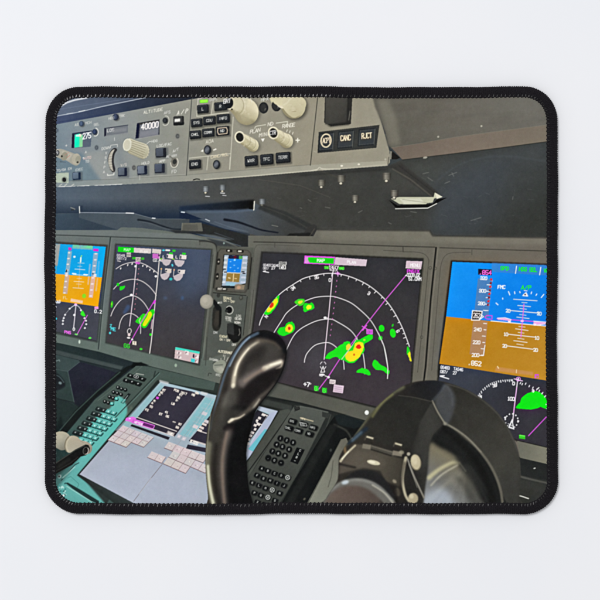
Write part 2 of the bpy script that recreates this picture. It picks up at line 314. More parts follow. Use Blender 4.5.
key(203.4, 110, 11.6, 8.6, 'L', hh=3); key(221, 107.4, 12.6, 8.6, 'R', hh=3); tiny('DSPL', 210.2, 102.2, 2.4, .7)
key(197.3, 123.8, 11.6, 8.4, 'SYS'); key(210, 121.6, 12.6, 8.6, 'CDU'); key(223.6, 119.6, 13.2, 9, 'INFO')
key(196, 135.6, 11.4, 8.4, 'CHKL', hh=2.7); key(208.8, 133.6, 12.4, 8.6, 'COMM', hh=2.7); key(223, 131.8, 13.2, 9.4, 'ND', True)
line([(233.6, 118), (230.2, 170)], .7, LN, .85); line([(190, 158.8), (230.8, 154.4)], .7, LN, .9); line([(208.6, 157.2), (207.3, 170.6)], .7, LN, .9); line([(230.4, 158), (229.8, 170)], .6, LN, .8)
def small_knob(x, y, r):
    ell(x + .9, y + .6, r, r * 1.2, (70, 70, 64), 0, .7, .6); ell(x, y, r * .95, r * 1.22, (46, 49, 52)); ell(x - .5, y, r * .58, r * .95, lg((x - r, y - r), (x + r * .3, y + r), (0, (66, 70, 76)), (.55, (120, 124, 130)), (1, (60, 62, 64))), 8, .95, .3)
small_knob(208, 150.6, 3.8); tiny('AOA', 206.4, 144.4, 3.2, .8, (222, 218, 204)); poly([(201, 152), (203.6, 150.2), (203.8, 152.6)], (232, 228, 214)); poly([(213.4, 150.6), (216.4, 149), (217, 150.4), (214, 151.4)], (232, 228, 214))
key(195.5, 165, 12, 9, 'ENG', hh=3); tiny('CANC/RCL', 211.4, 159.2, 2.6, .9, (220, 208, 178)); small_knob(217, 165.2, 3.7)
# big cream knobs of the second panel
def cream_knob(x0, y0, r0, x1, y1, r1, face=None, rot=-15):
    dx, dy = x1 - x0, y1 - y0; L = math.hypot(dx, dy); nx, ny = -dy / L, dx / L
    body = [(x0 + nx * r0, y0 + ny * r0 * 1.1), (x0 - nx * r0, y0 - ny * r0 * 1.1)]
    col = lg((x0 - nx * r0, y0 - ny * r0), (x0 + nx * r0, y0 + ny * r0), (0, (222, 214, 184)), (.3, (204, 196, 164)), (.75, (186, 178, 144)), (1, (150, 142, 112)))
    ell(x1 + 1.6, y1 + 1.4, r1 * 1.05, r1 * 1.1, (74, 72, 62), 0, .55, 1.4)
    poly([(x0 + nx * r0, y0 + ny * r0), (x0 - nx * r0, y0 - ny * r0), (x1 - nx * r1, y1 - ny * r1), (x1 + nx * r1, y1 + ny * r1)], col); ell(x1, y1, r1, r1 * 1.1, col, rot)
    poly([(x0 + nx * r0 * .9, y0 + ny * r0 * .9), (x0 - nx * r0 * .9, y0 - ny * r0 * .9), (x1 - nx * r1 * .95, y1 - ny * r1 * .95), (x1 + nx * r1 * .9, y1 + ny * r1 * .9)], col)
    ell(x0, y0, r0, r0 * 1.16, (216, 208, 182), rot); ring(x0, y0, r0, r0 * 1.16, .6, (234, 226, 200), rot, 100, 330)
    if face: ell(x0 - .1, y0, r0 * .76, r0 * .92, face, rot)
cream_knob(230.5, 104, 5.4, 246.5, 112.6, 12.2, (44, 46, 48)); ell(241, 102, 7, 9, (204, 198, 170), 20, .9, .8)
poly([(227, 97), (240, 94), (247, 108), (236, 113), (231, 108)], (208, 201, 172), .9, .5); ell(229, 104, 4.6, 5.6, (38, 40, 42), 10); text('BRT', 224, 104.4, 4, (228, 226, 220), (.98, -.12), (.1, -1), .8, .95, .5, .5)
ell(246, 114, 9, 9.6, (202, 193, 162), 0, .55, 3); line([(232, 110.5), (237, 112.2), (242, 121.5)], .8, (158, 150, 122), .7, .4); ell(232.2, 110.3, 1, .8, (50, 48, 40))
cream_knob(283, 100, 8, 293.4, 106.5, 12, None); ell(279, 98.6, 9, 8, (212, 204, 168), 0, 1, .3); ell(292.5, 106.5, 9, 9.6, (206, 197, 164), 0, .6, 3); line([(291.8, 112.6), (295.5, 112.4)], .7, (160, 146, 110), .7); line([(284, 109), (288, 103), (299, 96)], 1, (222, 216, 186), .7, .5)
for a, b, r in ((263.8, 108.8, 4.7), (276.6, 106.6, 4.8)):
    ell(a, b, r, r * 1.2, (44, 45, 46)); ell(a - .4, b, r * .7, r * .95, (60, 60, 58), 0, .9, .5); ell(a + 1.6, b + 1.4, .7, 1.4, (104, 102, 96), 20, .8)
cream_knob(283, 100, 8, 293.4, 106.5, 12, None); ell(280, 98.6, 8, 8, (214, 206, 172)); blob([(285, 100), (298, 96), (306, 103), (303, 113), (294, 118.6), (286, 113), (282.5, 106)], lg((286, 98), (296, 118), (0, (214, 206, 174)), (1, (192, 184, 150))))
line([(283.5, 106), (287, 104), (293, 97)], 1.2, (228, 222, 194), .6, .5); line([(292, 112.6), (296, 112.2)], .7, (156, 142, 108), .7)
tiny('HPA', 261.4, 102.4, 3, .85); tiny('IN', 243, 100.2, 3, .8, w=.6); line([(250.8, 99.4), (252.2, 103)], .6, (224, 220, 206))
cream_knob(240.2, 138, 4.9, 253, 146, 5.9, (40, 40, 38)); cream_knob(273.6, 133.8, 5.2, 286.4, 141.6, 6.7, (42, 42, 40))
for k in range(5): line([(243 + k * 2.2, 137.5 + k * 2.4), (250 + k * 1.6, 141.4 + k * 2.2)], .5, (156, 148, 118), .45)
line([(246.6, 138.6), (255, 143.6)], .7, (226, 220, 196), .7)
for (kx, ky, sx, sy) in ((240.2, 138, 253, 146), (273.6, 133.8, 286.4, 141.6)):      # steps and lighter and darker patches on the two small knobs
    for t, c in ((.42, (150, 142, 114)), (.5, (226, 219, 196)), (.8, (152, 144, 116)), (.86, (218, 210, 184))):
        qx_, qy_ = kx + (sx - kx) * t, ky + (sy - ky) * t; ring(qx_ - .4, qy_ - .3, 5.1 + t, 5.7 + t, .45, c, -15, -75, 85, .55)
    for k in range(9): ell(kx + (sx - kx) * rng.uniform(.35, .95) + rng.normal(0, 1.6), ky + (sy - ky) * rng.uniform(.35, .95) + rng.normal(0, 1.6), rng.uniform(.5, 1.2), rng.uniform(.4, .8), ((170, 160, 128), (228, 222, 200))[k % 2], rng.uniform(0, 90), .4, .2)
for (kx, ky) in ((246, 113), (293, 106)):
    for k in range(14): ell(kx + rng.normal(0, 4.4), ky + rng.normal(0, 4), rng.uniform(.6, 1.8), rng.uniform(.4, 1), ((182, 172, 138), (224, 216, 190))[k % 2], rng.uniform(-40, 40), .35, .4)
ring(235.6, 105.6, 8.2, 9.6, .6, (150, 142, 114), -15, -70, 80, .6); ring(237, 106.4, 8.4, 9.8, .5, (228, 222, 200), -15, -60, 70, .6); line([(279, 133.4), (289, 138.8)], .9, (226, 218, 190), .6, .4)
text('CTR', 269.8, 135.8, 3.8, (236, 234, 228), (.98, -.1), (.08, -1), .7, .95, .9, .42)
line([(255, 129.4), (255.6, 127.6), (257.5, 126.9), (265.8, 125.6)], .8, LN); line([(276.4, 124), (287.6, 122.4), (287.4, 125.6)], .9, LN); text('ND', 268, 126.9, 3.4, (224, 220, 204), (.985, -.13), (.1, -1), .6)
text('PLAN', 250.2, 134.6, 3.6, (226, 222, 206), (.96, -.22), (.15, -1), .6, .95, .5); text('MINI', 259.4, 137.8, 3.4, (226, 222, 206), (.98, -.17), (.1, -1), .6, .95, .5); poly([(261.2, 139.6), (265, 139.2), (263, 142.8)], (236, 232, 220))
text('RANGE', 282.4, 129, 3.5, (226, 222, 206), (.985, -.14), (.1, -1), .65, .95, .45)
for a, b in ((287.4, 130.5), (290.2, 131.6), (293.2, 133)): line([(a, b), (a - .8, b + 2.2)], .6, (228, 224, 208))
text('+', 296, 143.8, 5.6, (234, 230, 214), (1, 0), (0, -1), 1)
key(251.6, 161.6, 13.2, 10.4, 'WXR', hh=3.3); key(267, 160.2, 13.2, 10.6, 'TFC', hh=3.3); key(283.2, 158.4, 14.8, 10.8, 'TERR', hh=3.3)
# third panel: dark guard and three square keys
poly([(325, 92), (352.5, 92), (350.6, 125), (331, 127.2), (324, 123.5)], (50, 49, 46)); poly([(325.4, 92), (347.5, 92), (346, 123), (325, 125.4)], lg((326, 100), (350, 120), (0, (78, 76, 70)), (.7, (66, 65, 60)), (1, (58, 57, 53))), 1, .4)
line([(348.5, 98), (347.6, 122)], 1, (40, 39, 37), .8, .4); line([(349.8, 112), (348.4, 121)], .8, (128, 124, 112), .7, .2); poly([(326, 125.6), (350, 123), (349, 126), (330, 128)], (40, 40, 36), .6, .6)
poly([(318.6, 132.8), (379, 125.8), (376, 148.6), (317.4, 153.8)], (60, 61, 58))
for (x, y, w, h, s) in ((326.4, 142.6, 15.4, 18.6, 'ACPT'), (345.6, 140.2, 16.4, 17.6, 'CANC'), (366.6, 138, 17.6, 17.4, 'RJCT')):
    quad(x, y, w, h, (46, 49, 50), (1, -.09), (-.07, 1), rnd=.1); quad(x, y, w * .86, h * .84, (76, 79, 78), (1, -.09), (-.07, 1)); quad(x, y, w * .78, h * .77, (60, 64, 66), (1, -.09), (-.07, 1))
    line([(x + w * .47, y - h * .48), (x + w * .41, y + h * .44)], .6, (120, 118, 106), .6)
    if s == 'ACPT':
        ell(x - .5, y - 1.2, 5.6, 7.2, (214, 200, 170), 5); ell(x - .5, y - 1.2, 4.2, 5.8, (58, 60, 60), 5); text(s, x - 3.7, y + 1.2, 4.6, (226, 210, 180), (1, -.09), (-.02, -1), .8, 1, .6, .34)
    else:
        quad(x - .4, y - .6, 11, 6, (76, 66, 54), (1, -.09), al=.6, soft=.8); text(s, x - 5, y + 1.4, 5, (232, 214, 182), (1, -.09), (-.02, -1), .9, 1, .75, .39)
line([(314, 152), (316, 153)], .8, (180, 176, 160), .5); cline([(311, 171.3), (317, 170), (319.5, 168), (323, 169.5), (340, 170)], .8, (206, 202, 184), .8); ell(341.5, 166.6, 1.3, 1, (220, 214, 196)); ell(358.5, 165, 1.2, .9, (220, 214, 196))

# ---- glare shield edge and brackets under the upper panel
poly([(50, 214), (80, 213.6), (134, 213.8), (155, 219.3), (190, 219.4), (190, 234), (50, 232)], lg((60, 222), (190, 222), (0, (70, 82, 92)), (.5, (74, 84, 92)), (1, (66, 72, 76))))
poly([(50, 215), (80, 213.8), (80, 218), (118, 230), (50, 230.5)], lg((60, 215), (90, 230), (0, (60, 76, 90)), (1, (54, 66, 78))), .9)
line([(81, 213), (134.5, 213.6)], .7, (176, 184, 190), .8); line([(127, 213.4), (134.6, 213.7)], .9, (232, 234, 234)); line([(134.6, 213.8), (155, 219.3)], .5, (150, 158, 164), .6); line([(153, 218.5), (156, 218.8)], .9, (226, 230, 232)); line([(156, 219.2), (186, 219.4)], .6, (96, 104, 110), .7)
line([(80.5, 207), (80.8, 213.4)], .8, (224, 224, 218)); line([(72, 208), (76, 209.6)], 1, (120, 124, 122)); line([(72.5, 210.4), (75, 210.2)], .8, (44, 46, 46)); poly([(81.6, 206), (84, 206), (84, 212.5), (81.6, 212.5)], (42, 54, 70), .7, .4)
cline([(139, 220.2), (150, 222), (163, 226.4), (173, 229.2), (183, 229.6)], 2, (30, 36, 44), .9, .3, 1); cline([(140, 221.6), (152, 224), (165, 228.6), (176, 230.8)], .7, (104, 112, 118), .5, .3)
# right wing bracket
poly([(180, 211), (182, 210.5), (254, 204), (254, 203), (312, 232), (311, 236), (258, 236), (250, 234), (225, 229), (196, 219)], lg((190, 212), (290, 232), (0, (70, 80, 90)), (.45, (76, 86, 98)), (.75, (72, 76, 78)), (1, (62, 63, 62))))
poly([(182, 211.8), (186, 213), (203, 219.5), (196, 220), (180, 219), (180, 212)], (30, 42, 62)); line([(182, 212.4), (185, 212.8)], 1.2, (206, 216, 224)); line([(206, 219.6), (210, 221.4)], .8, (206, 212, 216), .85)
poly([(180, 207), (254, 200), (254, 208.5), (235, 211), (180, 211.6)], lg((180, 208), (254, 208), (0, (36, 50, 70)), (.6, (30, 36, 44)), (1, (20, 20, 20))), 1, .8)
poly([(186, 211), (254, 209.5), (256, 211), (230, 213), (190, 213.5)], (96, 114, 136), .4, .6)
line([(254.6, 202), (254, 210.4)], 1.1, (222, 218, 202)); poly([(250, 202.5), (254, 202), (253.6, 210), (249, 209.5)], (18, 18, 18))
cline([(225, 220), (238, 222.4), (250, 226.4), (262, 230.4), (278, 233)], 2.6, (26, 30, 38), .95, .3, 1.2)
cline([(215, 222), (232, 228), (248, 232)], .6, (120, 134, 148), .4, .3); line([(272, 225.6), (278, 226.8)], .6, (160, 158, 146), .6)
poly([(262, 205), (286, 212), (310, 224), (316, 229), (316, 234), (312, 236), (308, 232.4), (285, 221), (258, 209)], (48, 50, 49), .8, .6); cline([(262, 207), (286, 216), (308, 229)], .7, (94, 92, 84), .35, .4)
poly([(303, 234.5), (307, 228), (313.5, 224.5), (317, 226), (316.8, 229.5), (313.4, 236.5), (290, 236.3)], (54, 54, 52), 1, .3); poly([(290, 233.8), (310, 233), (313.5, 236.7), (286, 236.6)], (34, 34, 33), .9, .4); line([(310, 236), (314.5, 229)], .9, (90, 86, 76), .6, .3)
# ----------------------------------------------------------- ink: instrument panel and its displays
PAN = [(50, 230.5), (118, 230.5), (122, 227.7), (143, 228.3), (155, 230), (167, 231.2), (176, 233.3), (190, 233.7), (201, 236.3), (225, 240), (239, 247), (248, 247), (248.5, 236), (313.4, 236.5), (317, 229.8), (330, 229.6),
       (429, 230.6), (431.5, 235), (436, 236), (560, 237.6), (560, 470), (50, 380)]
pan = lg((55, 300), (545, 300), (0, (106, 116, 116)), (.2, (101, 109, 104)), (.33, (100, 102, 94)), (.5, (106, 104, 94)), (.75, (107, 104, 93)), (1, (111, 105, 95)))
poly(PAN, pan)
poly([(50, 310), (130, 330), (215, 340), (215, 390), (50, 360)], (93, 109, 100), .6, 8)
poly([(240, 370), (420, 400), (420, 430), (240, 400)], (90, 92, 84), .5, 6)
poly([(50, 231), (118, 231), (176, 234), (190, 234), (205, 240), (190, 239), (120, 236.5), (50, 235)], (116, 123, 122), .6, .5)
line([(50, 235.2), (75, 235.8), (120, 237.4), (190, 239.6), (205, 240.6), (214, 243)], .9, (58, 64, 64), .9, .15); line([(50, 236.4), (120, 238.6), (190, 240.8), (205, 241.8)], .6, (116, 122, 118), .5)
line([(254, 242.2), (283, 242.8), (330, 244.2), (406, 246.8), (434, 247.4)], .9, (54, 53, 48), .9, .2); line([(439, 248), (548, 251.4)], .8, (62, 60, 54), .9, .2)
poly([(320, 230), (429, 231), (432, 236), (548, 238.5), (548, 245), (430, 243), (320, 240)], (126, 123, 110), .55, 1.5)
line([(317, 230), (429, 231), (432, 236), (548, 238)], 1.6, (48, 48, 46), .7, .5)
# bracket underside in the middle
poly([(202.7, 223.7), (225, 229.6), (248, 235.4), (248.4, 247), (238.7, 247), (225, 240), (206.7, 235), (196, 233), (196, 224)], (44, 46, 46), 1, .3)
poly([(196, 233.5), (215, 235.5), (233, 240.2), (222, 240), (206, 237)], (106, 114, 118), .7, .5); line([(206, 238.4), (228, 242.4), (241, 246.4)], .7, (110, 124, 134), .7, .2)
poly([(206, 238), (225, 242), (238, 247.5), (238, 249), (219, 249), (214, 243)], (58, 62, 64), .9, .5); ell(224.3, 243.5, .9, 1.1, (130, 146, 140)); line([(215, 233), (234, 239.6)], .8, (70, 76, 80), .8)
poly([(182.6, 223.4), (202, 223), (203.4, 231.8), (182, 231.8)], (98, 98, 90)); poly([(184, 225), (198, 224.6), (198.6, 230.6), (183.4, 230.6)], (88, 88, 82)); line([(182.8, 223.4), (182, 231.8)], .6, (130, 130, 120), .8)
poly([(170, 230), (205, 232), (205, 234.6), (176, 233.4)], (46, 48, 48), .8, .4)
# panel gaps
line([(111.4, 237.6), (104, 300), (99.4, 349)], 1.1, (52, 60, 60), .9, .15); line([(112.6, 238), (105.2, 300), (100.6, 349)], .7, (124, 132, 128), .5)
line([(435.4, 248), (430, 300), (425, 366), (422.5, 386)], 1.6, (30, 30, 28), .95, .15); line([(437.2, 249), (432, 300), (427, 366), (424.4, 386)], .9, (128, 122, 110), .6, .2); line([(433.6, 249), (428, 300), (423, 366), (420.4, 390)], .8, (122, 116, 106), .5, .2)
line([(383, 250.6), (402.4, 251.6)], .4, (60, 58, 52), .8); line([(402.4, 247.2), (402.6, 252)], .7, (58, 56, 50), .9); cline([(402.6, 252), (416, 252.4), (424, 254.6), (428, 260), (427.4, 268), (424, 305), (417, 372)], .5, (64, 62, 56), .8)
cline([(470, 252.6), (452, 253), (444.5, 256), (440.6, 264), (438.6, 280), (432.6, 350), (431, 370)], .5, (72, 68, 62), .75); line([(471, 250), (471, 255)], .6, (66, 64, 58), .8)
for a, b in ((429.6, 268), (434.6, 268.6), (421, 337)): ring(a, b, 1.3, 1.4, .5, (62, 60, 54), 0, 0, 360, .7)
for s, c in ((-.7, (70, 68, 62)), (0, (124, 118, 106))):
    line([(421.8 + s + 2, 268), (411.6 + s + 2, 366), (408.4 + s + 2, 400)], .5, c, .5)
line([(275, 243), (275, 247.6)], .5, (62, 60, 54), .7); cline([(300, 246.2), (262, 245), (256, 247), (254.4, 252), (253.6, 262)], .5, (70, 68, 62), .6)

# ---------- display A: far-left flight display
A = [(50, 243.2), (107, 246.8), (97.4, 340.6), (50, 330)]
poly([(50, 241.4), (109, 245), (98.8, 342.6), (50, 332.4)], (60, 66, 66), .9, .4)
poly(A, (70, 72, 82))
poly([(50, 243.6), (106.8, 247), (103, 277.8), (57, 274), (50, 273)], lg((55, 245), (105, 276), (0, (30, 160, 220)), (1, (8, 172, 238))))
poly([(50, 273.4), (57, 274), (103, 277.6), (99.2, 306.6), (50, 299.8)], lg((60, 275), (98, 305), (0, (228, 168, 40)), (1, (238, 166, 10))))
poly([(50, 243.6), (61.5, 244.4), (58.8, 266), (50, 265)], (164, 166, 162), .95, .3); line([(57.6, 266), (57, 274), (54.5, 300)], .8, (150, 170, 160), .6)
poly(Z(50, 240, 10)((238, 52), (440, 62), (436, 102), (234, 88)), (124, 178, 186), .9); text('SPD LNAV', 74.5, 247.6, 2.4, (110, 220, 150), (.995, .07), (0, -1), .5, .8); poly(Z(50, 240, 10)((380, 58), (440, 62), (436, 90), (378, 84)), (110, 220, 150), .7)
for (q, c) in ((((195, 75), (228, 80), (226, 108), (194, 104)), (196, 60, 190)), (((445, 88), (497, 92), (494, 118), (442, 112)), (206, 50, 200))): poly(Z(50, 240, 10)(*q), c)
poly(Z(50, 240, 10)((192, 112), (232, 116), (178, 540), (140, 535)), (150, 178, 196), .8); poly(Z(50, 240, 10)((170, 345), (208, 348), (186, 540), (142, 535)), (206, 170, 140), .9)
poly(Z(50, 240, 10)((446, 132), (492, 136), (438, 580), (398, 574)), (150, 176, 200), .85); poly(Z(50, 240, 10)((424, 362), (466, 366), (438, 580), (398, 574)), (226, 180, 150), .95)
for k in range(8):
    t = k / 7; ell(70.3 - 4.6 * t, 253 + 40 * t, 1.3, .8, (236, 228, 222), 0, .8); ell(97 - 5.2 * t, 254 + 42 * t, 1.6, .7, (240, 232, 226), 0, .75)
poly(Z(50, 240, 10)((402, 240), (420, 242), (406, 360), (392, 358)), (150, 190, 220), .7); poly(Z(50, 240, 10)((392, 360), (408, 362), (398, 450), (384, 448)), (228, 190, 150), .8)
poly(Z(50, 240, 10)((490, 210), (508, 214), (496, 370), (478, 372)), (90, 180, 230), .8); poly(Z(50, 240, 10)((478, 375), (494, 376), (478, 515), (462, 510)), (226, 186, 130), .8)
line(Z(50, 240, 10)((180, 300), (165, 345)), .9, (40, 40, 44)); line(Z(50, 240, 10)((438, 338), (470, 360)), 1, (60, 60, 70)); quad(67.4, 274, 3, 3, (226, 226, 226), al=.8); quad(96, 275.5, 2.8, 3, (236, 236, 236), al=.85)
ell(75.6, 257, 1.2, 1.1, (226, 240, 246)); line([(82, 258), (81.7, 262)], 1.3, (236, 250, 236)); line([(82.2, 256.6), (82.8, 256)], 1, (150, 230, 120))
for (x0, x1, y, a) in ((79, 85.4, 263, .7), (76, 86, 269.2, .95), (78.8, 83, 266.4, .6), (74, 88, 274.6, .9), (75, 85, 281.4, .8), (77.6, 82.4, 284, .6), (74, 84.5, 287.8, .85), (78, 82.6, 278.4, .6)):
    line([(x0, y), (x1, y + (x1 - x0) * .07)], .6, (240, 232, 226), a)
line([(73.6, 273.6), (77, 274)], 1.1, (250, 250, 250)); line([(85, 274.6), (88.6, 275)], 1.1, (250, 250, 250)); line([(81.4, 262), (79.6, 288)], .6, (236, 200, 210), .5); ell(85.2, 296, 2, 2.2, (150, 214, 40)); text('FL', 64.5, 299, 2.6, (236, 220, 190), w=.5, al=.8)
poly(Z(50, 290, 8.57)((190, 72), (292, 92), (288, 116), (184, 98)), (240, 206, 190), .8, .2)
# lower map part
L8 = Z(50, 290, 8.57)
line(L8((232, 128), (212, 330)), .9, (206, 200, 208)); ell(76.8, 304.6, 1.5, 1.3, (226, 170, 220)); cline(L8((180, 160), (205, 140), (232, 130), (258, 145), (280, 175)), .7, (222, 222, 226), .9); cline(L8((120, 290), (122, 250), (140, 210), (180, 160)), .6, (200, 200, 206), .5)
for p in ((120, 290), (122, 262), (128, 240), (140, 212), (178, 160), (275, 174), (305, 240), (318, 262), (320, 292), (308, 325)): ell(50 + p[0] / 8.57, 290 + p[1] / 8.57, 1, .9, (232, 232, 234), 0, .9)
blob(L8((285, 176), (300, 190), (312, 222), (290, 222), (272, 206)), (60, 220, 50)); line(L8((330, 215), (240, 382)), .7, (216, 110, 216)); ell(75.5, 314.9, 1.2, 1.1, (236, 236, 238)); ell(75, 329, 1.3, 1.7, (226, 226, 226)); ell(75, 329, .6, .8, (70, 70, 76))
text('PNS', 65.8, 333, 2.6, (226, 110, 222), (.98, .15), (0, -1), .7); ell(77.4, 334.2, 1.7, .7, (120, 230, 110), 10); ell(91, 337.8, 1.4, 1, (90, 230, 80)); quad(97.4, 307.8, 4, 2.4, (224, 150, 200)); text('0.2', 95.6, 312.6, 3, WH, (.98, .1), w=.7); quad(58.4, 302.4, 5, 2, (206, 206, 206), al=.8); ell(56.8, 307, 1, .8, WH); ell(57, 318.6, 1.4, 1.2, (60, 190, 210))
text('TAS', 56, 302.6, 2.4, WH, w=.5); line([(50, 330), (96.8, 340.6)], .8, (52, 58, 58), .8)
ell(80.6, 341.6, 1, 1.9, (206, 220, 206), 0, .85, .2)

# ---------- display B: left map display
B = [(117.6, 245.4), (211.4, 250.4), (207, 294), (199, 363.6), (165, 355.8), (107.6, 341.6), (113, 295)]
poly([(116, 243.8), (213.2, 249), (208.4, 296), (200.4, 365.6), (106, 343)], (56, 60, 58), .9, .5)
poly(B, lg((160, 246), (155, 355), (0, (72, 82, 102)), (.35, (66, 71, 84)), (.65, (64, 63, 69)), (1, (66, 62, 64))))
poly([(118, 250), (160, 255), (150, 345), (110, 338)], (58, 58, 68), .5, 3)
blob([(186, 254), (208, 258), (205, 285), (185, 300), (176, 280)], (74, 88, 112), .55, 6); blob([(124, 313), (128, 305), (131, 307), (127, 313)], (70, 96, 140), .6, .8); ell(183, 298, 1.6, 2, (70, 104, 150), 0, .5, .7); ell(166, 298, 2, 1.6, (78, 98, 130), 0, .5, .8)
WL = (214, 208, 206)
for a in ([(117, 269), (123, 265.2), (130, 263), (138, 262.4), (145, 264.4), (152, 268.4), (159.2, 274)], [(114.5, 289.2), (119, 284.5), (125, 281), (134, 279.4), (142, 281), (149, 285.6), (154, 291), (157, 295.4)],
          [(111.8, 316), (113.7, 311), (118, 304), (123.7, 298.7), (132.4, 295.8), (138.8, 297.6), (144.7, 302.8), (149.6, 310.4)], [(119.8, 328.8), (121.3, 321.5), (124.8, 315.7), (131.3, 313.3), (137.7, 316.3), (140.4, 320.6), (141.4, 326.2), (141.4, 333.4)]):
    cline(a, .72, WL)
for p in ((121.6, 268.6), (128.6, 265.2), (133, 264), (143.6, 266), (147.6, 266.8), (150.6, 270), (154.6, 271.6), (136.2, 266.4)): ell(p[0], p[1], .65, 1.1, WL, 20)
ell(156.6, 276.4, 1.3, 1.1, WH); ell(132.2, 295, 1.5, 1.2, WH); line([(137.6, 262), (133.6, 300), (130.4, 326)], .85, (212, 198, 206)); ell(138, 263, 2, 1.1, (206, 110, 206)); ell(136.2, 266.4, 1, 1.2, WH)
for k in range(9): ell(139.6 - k * .5, 269 + k * 5, .5, .7, (214, 130, 150), 0, .8)
cline([(160.8, 250), (160, 260), (158, 282), (156.4, 297), (154.6, 316), (152.4, 338), (150.4, 353)], .9, (212, 206, 202))
L10 = Z(110, 240, 10)
poly(L10((90, 70), (248, 80), (246, 128), (88, 120)), (24, 208, 30)); poly(L10((248, 80), (420, 90), (418, 138), (246, 128)), (206, 196, 194)); text('MAP', 125, 251.2, 2.6, (214, 240, 214), w=.5, ux=(1, .06)); text('PLAN', 141, 252.6, 2.2, (230, 226, 224), w=.4, ux=(1, .06))
text('GS48', 118, 256.6, 2.3, (216, 214, 212), w=.5, ux=(1, .05)); quad(129.6, 255, 4.4, 4.6, (196, 192, 184)); text('TFC', 127.8, 256.6, 2.2, (110, 110, 106), w=.45); text('087/2', 118, 259.6, 2.2, (216, 214, 212), w=.5, ux=(1, .05)); line([(118.4, 261), (121.4, 261.6)], .8, WL)
quad(139, 258.6, 12, 2.2, (60, 176, 50), (1, .06)); quad(139, 259.6, 5.2, 4.4, (216, 206, 198)); text('350', 137, 260.8, 2.4, (100, 96, 92), w=.4); ell(139.4, 263.4, 1.5, 1.2, (196, 96, 196))
poly(L10((430, 90), (520, 98), (516, 140), (428, 132)), (206, 194, 190)); poly(L10((434, 136), (500, 142), (496, 190), (432, 184)), (196, 110, 190)); quad(159.8, 255.6, 1.6, 1.8, (60, 50, 66)); text('02.4Z', 154, 261.6, 2.6, (230, 226, 224), w=.6, sp=.6)
# weather echoes
blob(L10((110, 465), (134, 462), (160, 460), (150, 485), (125, 502), (106, 500)), (38, 206, 40)); ell(118.8, 284.6, 1.4, 1.6, (38, 200, 40)); ell(112.8, 304.4, 1.1, 3.4, (46, 190, 44), 6); ell(112.6, 304, .5, 1.4, (150, 200, 40))
L = Z(105, 290, 8.57)
blob(L((268, 270), (285, 245), (302, 232), (330, 203), (352, 205), (372, 192), (398, 172), (424, 164), (430, 195), (408, 235), (385, 280), (358, 320), (330, 322), (308, 295), (290, 285)), (44, 204, 36))
blob(L((378, 192), (398, 185), (408, 215), (384, 262), (352, 306), (330, 300), (342, 265), (366, 228)), (214, 222, 30)); blob(L((352, 208), (366, 212), (340, 250), (318, 285), (312, 270)), (120, 210, 60), .8, .3); line(L((400, 255), (378, 285)), .8, (60, 170, 40), .6)
line(L((432, 88), (310, 292), (240, 418), (213, 465)), .8, (206, 88, 206)); line(L((310, 240), (300, 262), (312, 292)), .8, (220, 214, 200), .8); quad(155.2, 302, 2, 3.6, (206, 70, 206), (1, 0), (-.3, 1)); ell(151.3, 334.4, 1.2, 1.3, (50, 210, 44)); line(L((412, 255), (402, 330)), .9, (230, 200, 200), .8)
ring(130.2, 331, 1.9, 2.6, .7, WL, 10); ell(130, 334.6, 1.4, 1.6, (214, 196, 196)); ell(129.4, 337.6, 1.8, .9, WL, 10); text('Z', 111, 327, 2.6, (80, 200, 205), w=.7); text('ME', 112, 330, 3, (80, 196, 205), w=.8, ux=(.98, .2)); ell(111, 332.8, 1, 1.2, (80, 196, 205))
text('GG', 125, 347, 3.6, (60, 206, 56), (.98, .16), (0, -1), .8); quad(135.2, 342.8, 4, 3.8, (216, 206, 190), (1, .15)); text('T', 134.6, 344, 2.2, (120, 110, 104), w=.4); ell(141.8, 348.8, 1.5, 1, (60, 206, 56), 10); ell(133, 339.2, .9, 1, WH)
# engine gauges
L = Z(155, 240, 10)
PK = (190, 180, 184)
poly(L((72, 190), (170, 200), (168, 212), (150, 248), (118, 262), (90, 245), (74, 212)), PK); poly(L((198, 198), (302, 208), (296, 235), (270, 266), (240, 270), (212, 250), (198, 215)), PK)
poly(L((66, 345), (130, 325), (158, 322), (150, 360), (128, 392), (100, 402), (74, 386), (62, 360)), PK); poly(L((190, 362), (250, 335), (290, 330), (282, 372), (256, 404), (224, 412), (196, 392)), PK)
for q in (((125, 140), (188, 148), (188, 186), (180, 192), (122, 180)), ((255, 148), (322, 155), (318, 196), (250, 192))):
    poly(L(*q), (218, 210, 206))
poly(L((108, 284), (172, 290), (168, 332), (140, 332), (108, 318)), (206, 196, 188)); poly(L((236, 298), (308, 300), (302, 340), (268, 342), (236, 326)), (212, 204, 200))
for q in (((126, 152), (138, 150), (136, 178), (124, 178)), ((258, 160), (270, 160), (268, 190), (256, 188)), ((112, 300), (128, 300), (124, 316), (110, 314)), ((240, 306), (260, 308), (256, 326), (240, 322))): poly(L(*q), (62, 66, 80))
for q in (((150, 125), (186, 128), (182, 148), (146, 142)), ((182, 98), (214, 102), (208, 122), (180, 118)), ((278, 128), (316, 132), (310, 152), (276, 148))): poly(L(*q), (52, 190, 50))
ell(164.2, 250.5, 1.4, .9, (80, 190, 200)); line([(166.8, 250.4), (170, 250.6)], 1.7, (216, 214, 208)); ell(173, 265.4, .9, 1.4, (90, 190, 205), -20); ell(171.5, 279.2, 1.6, 1.4, (60, 180, 180))
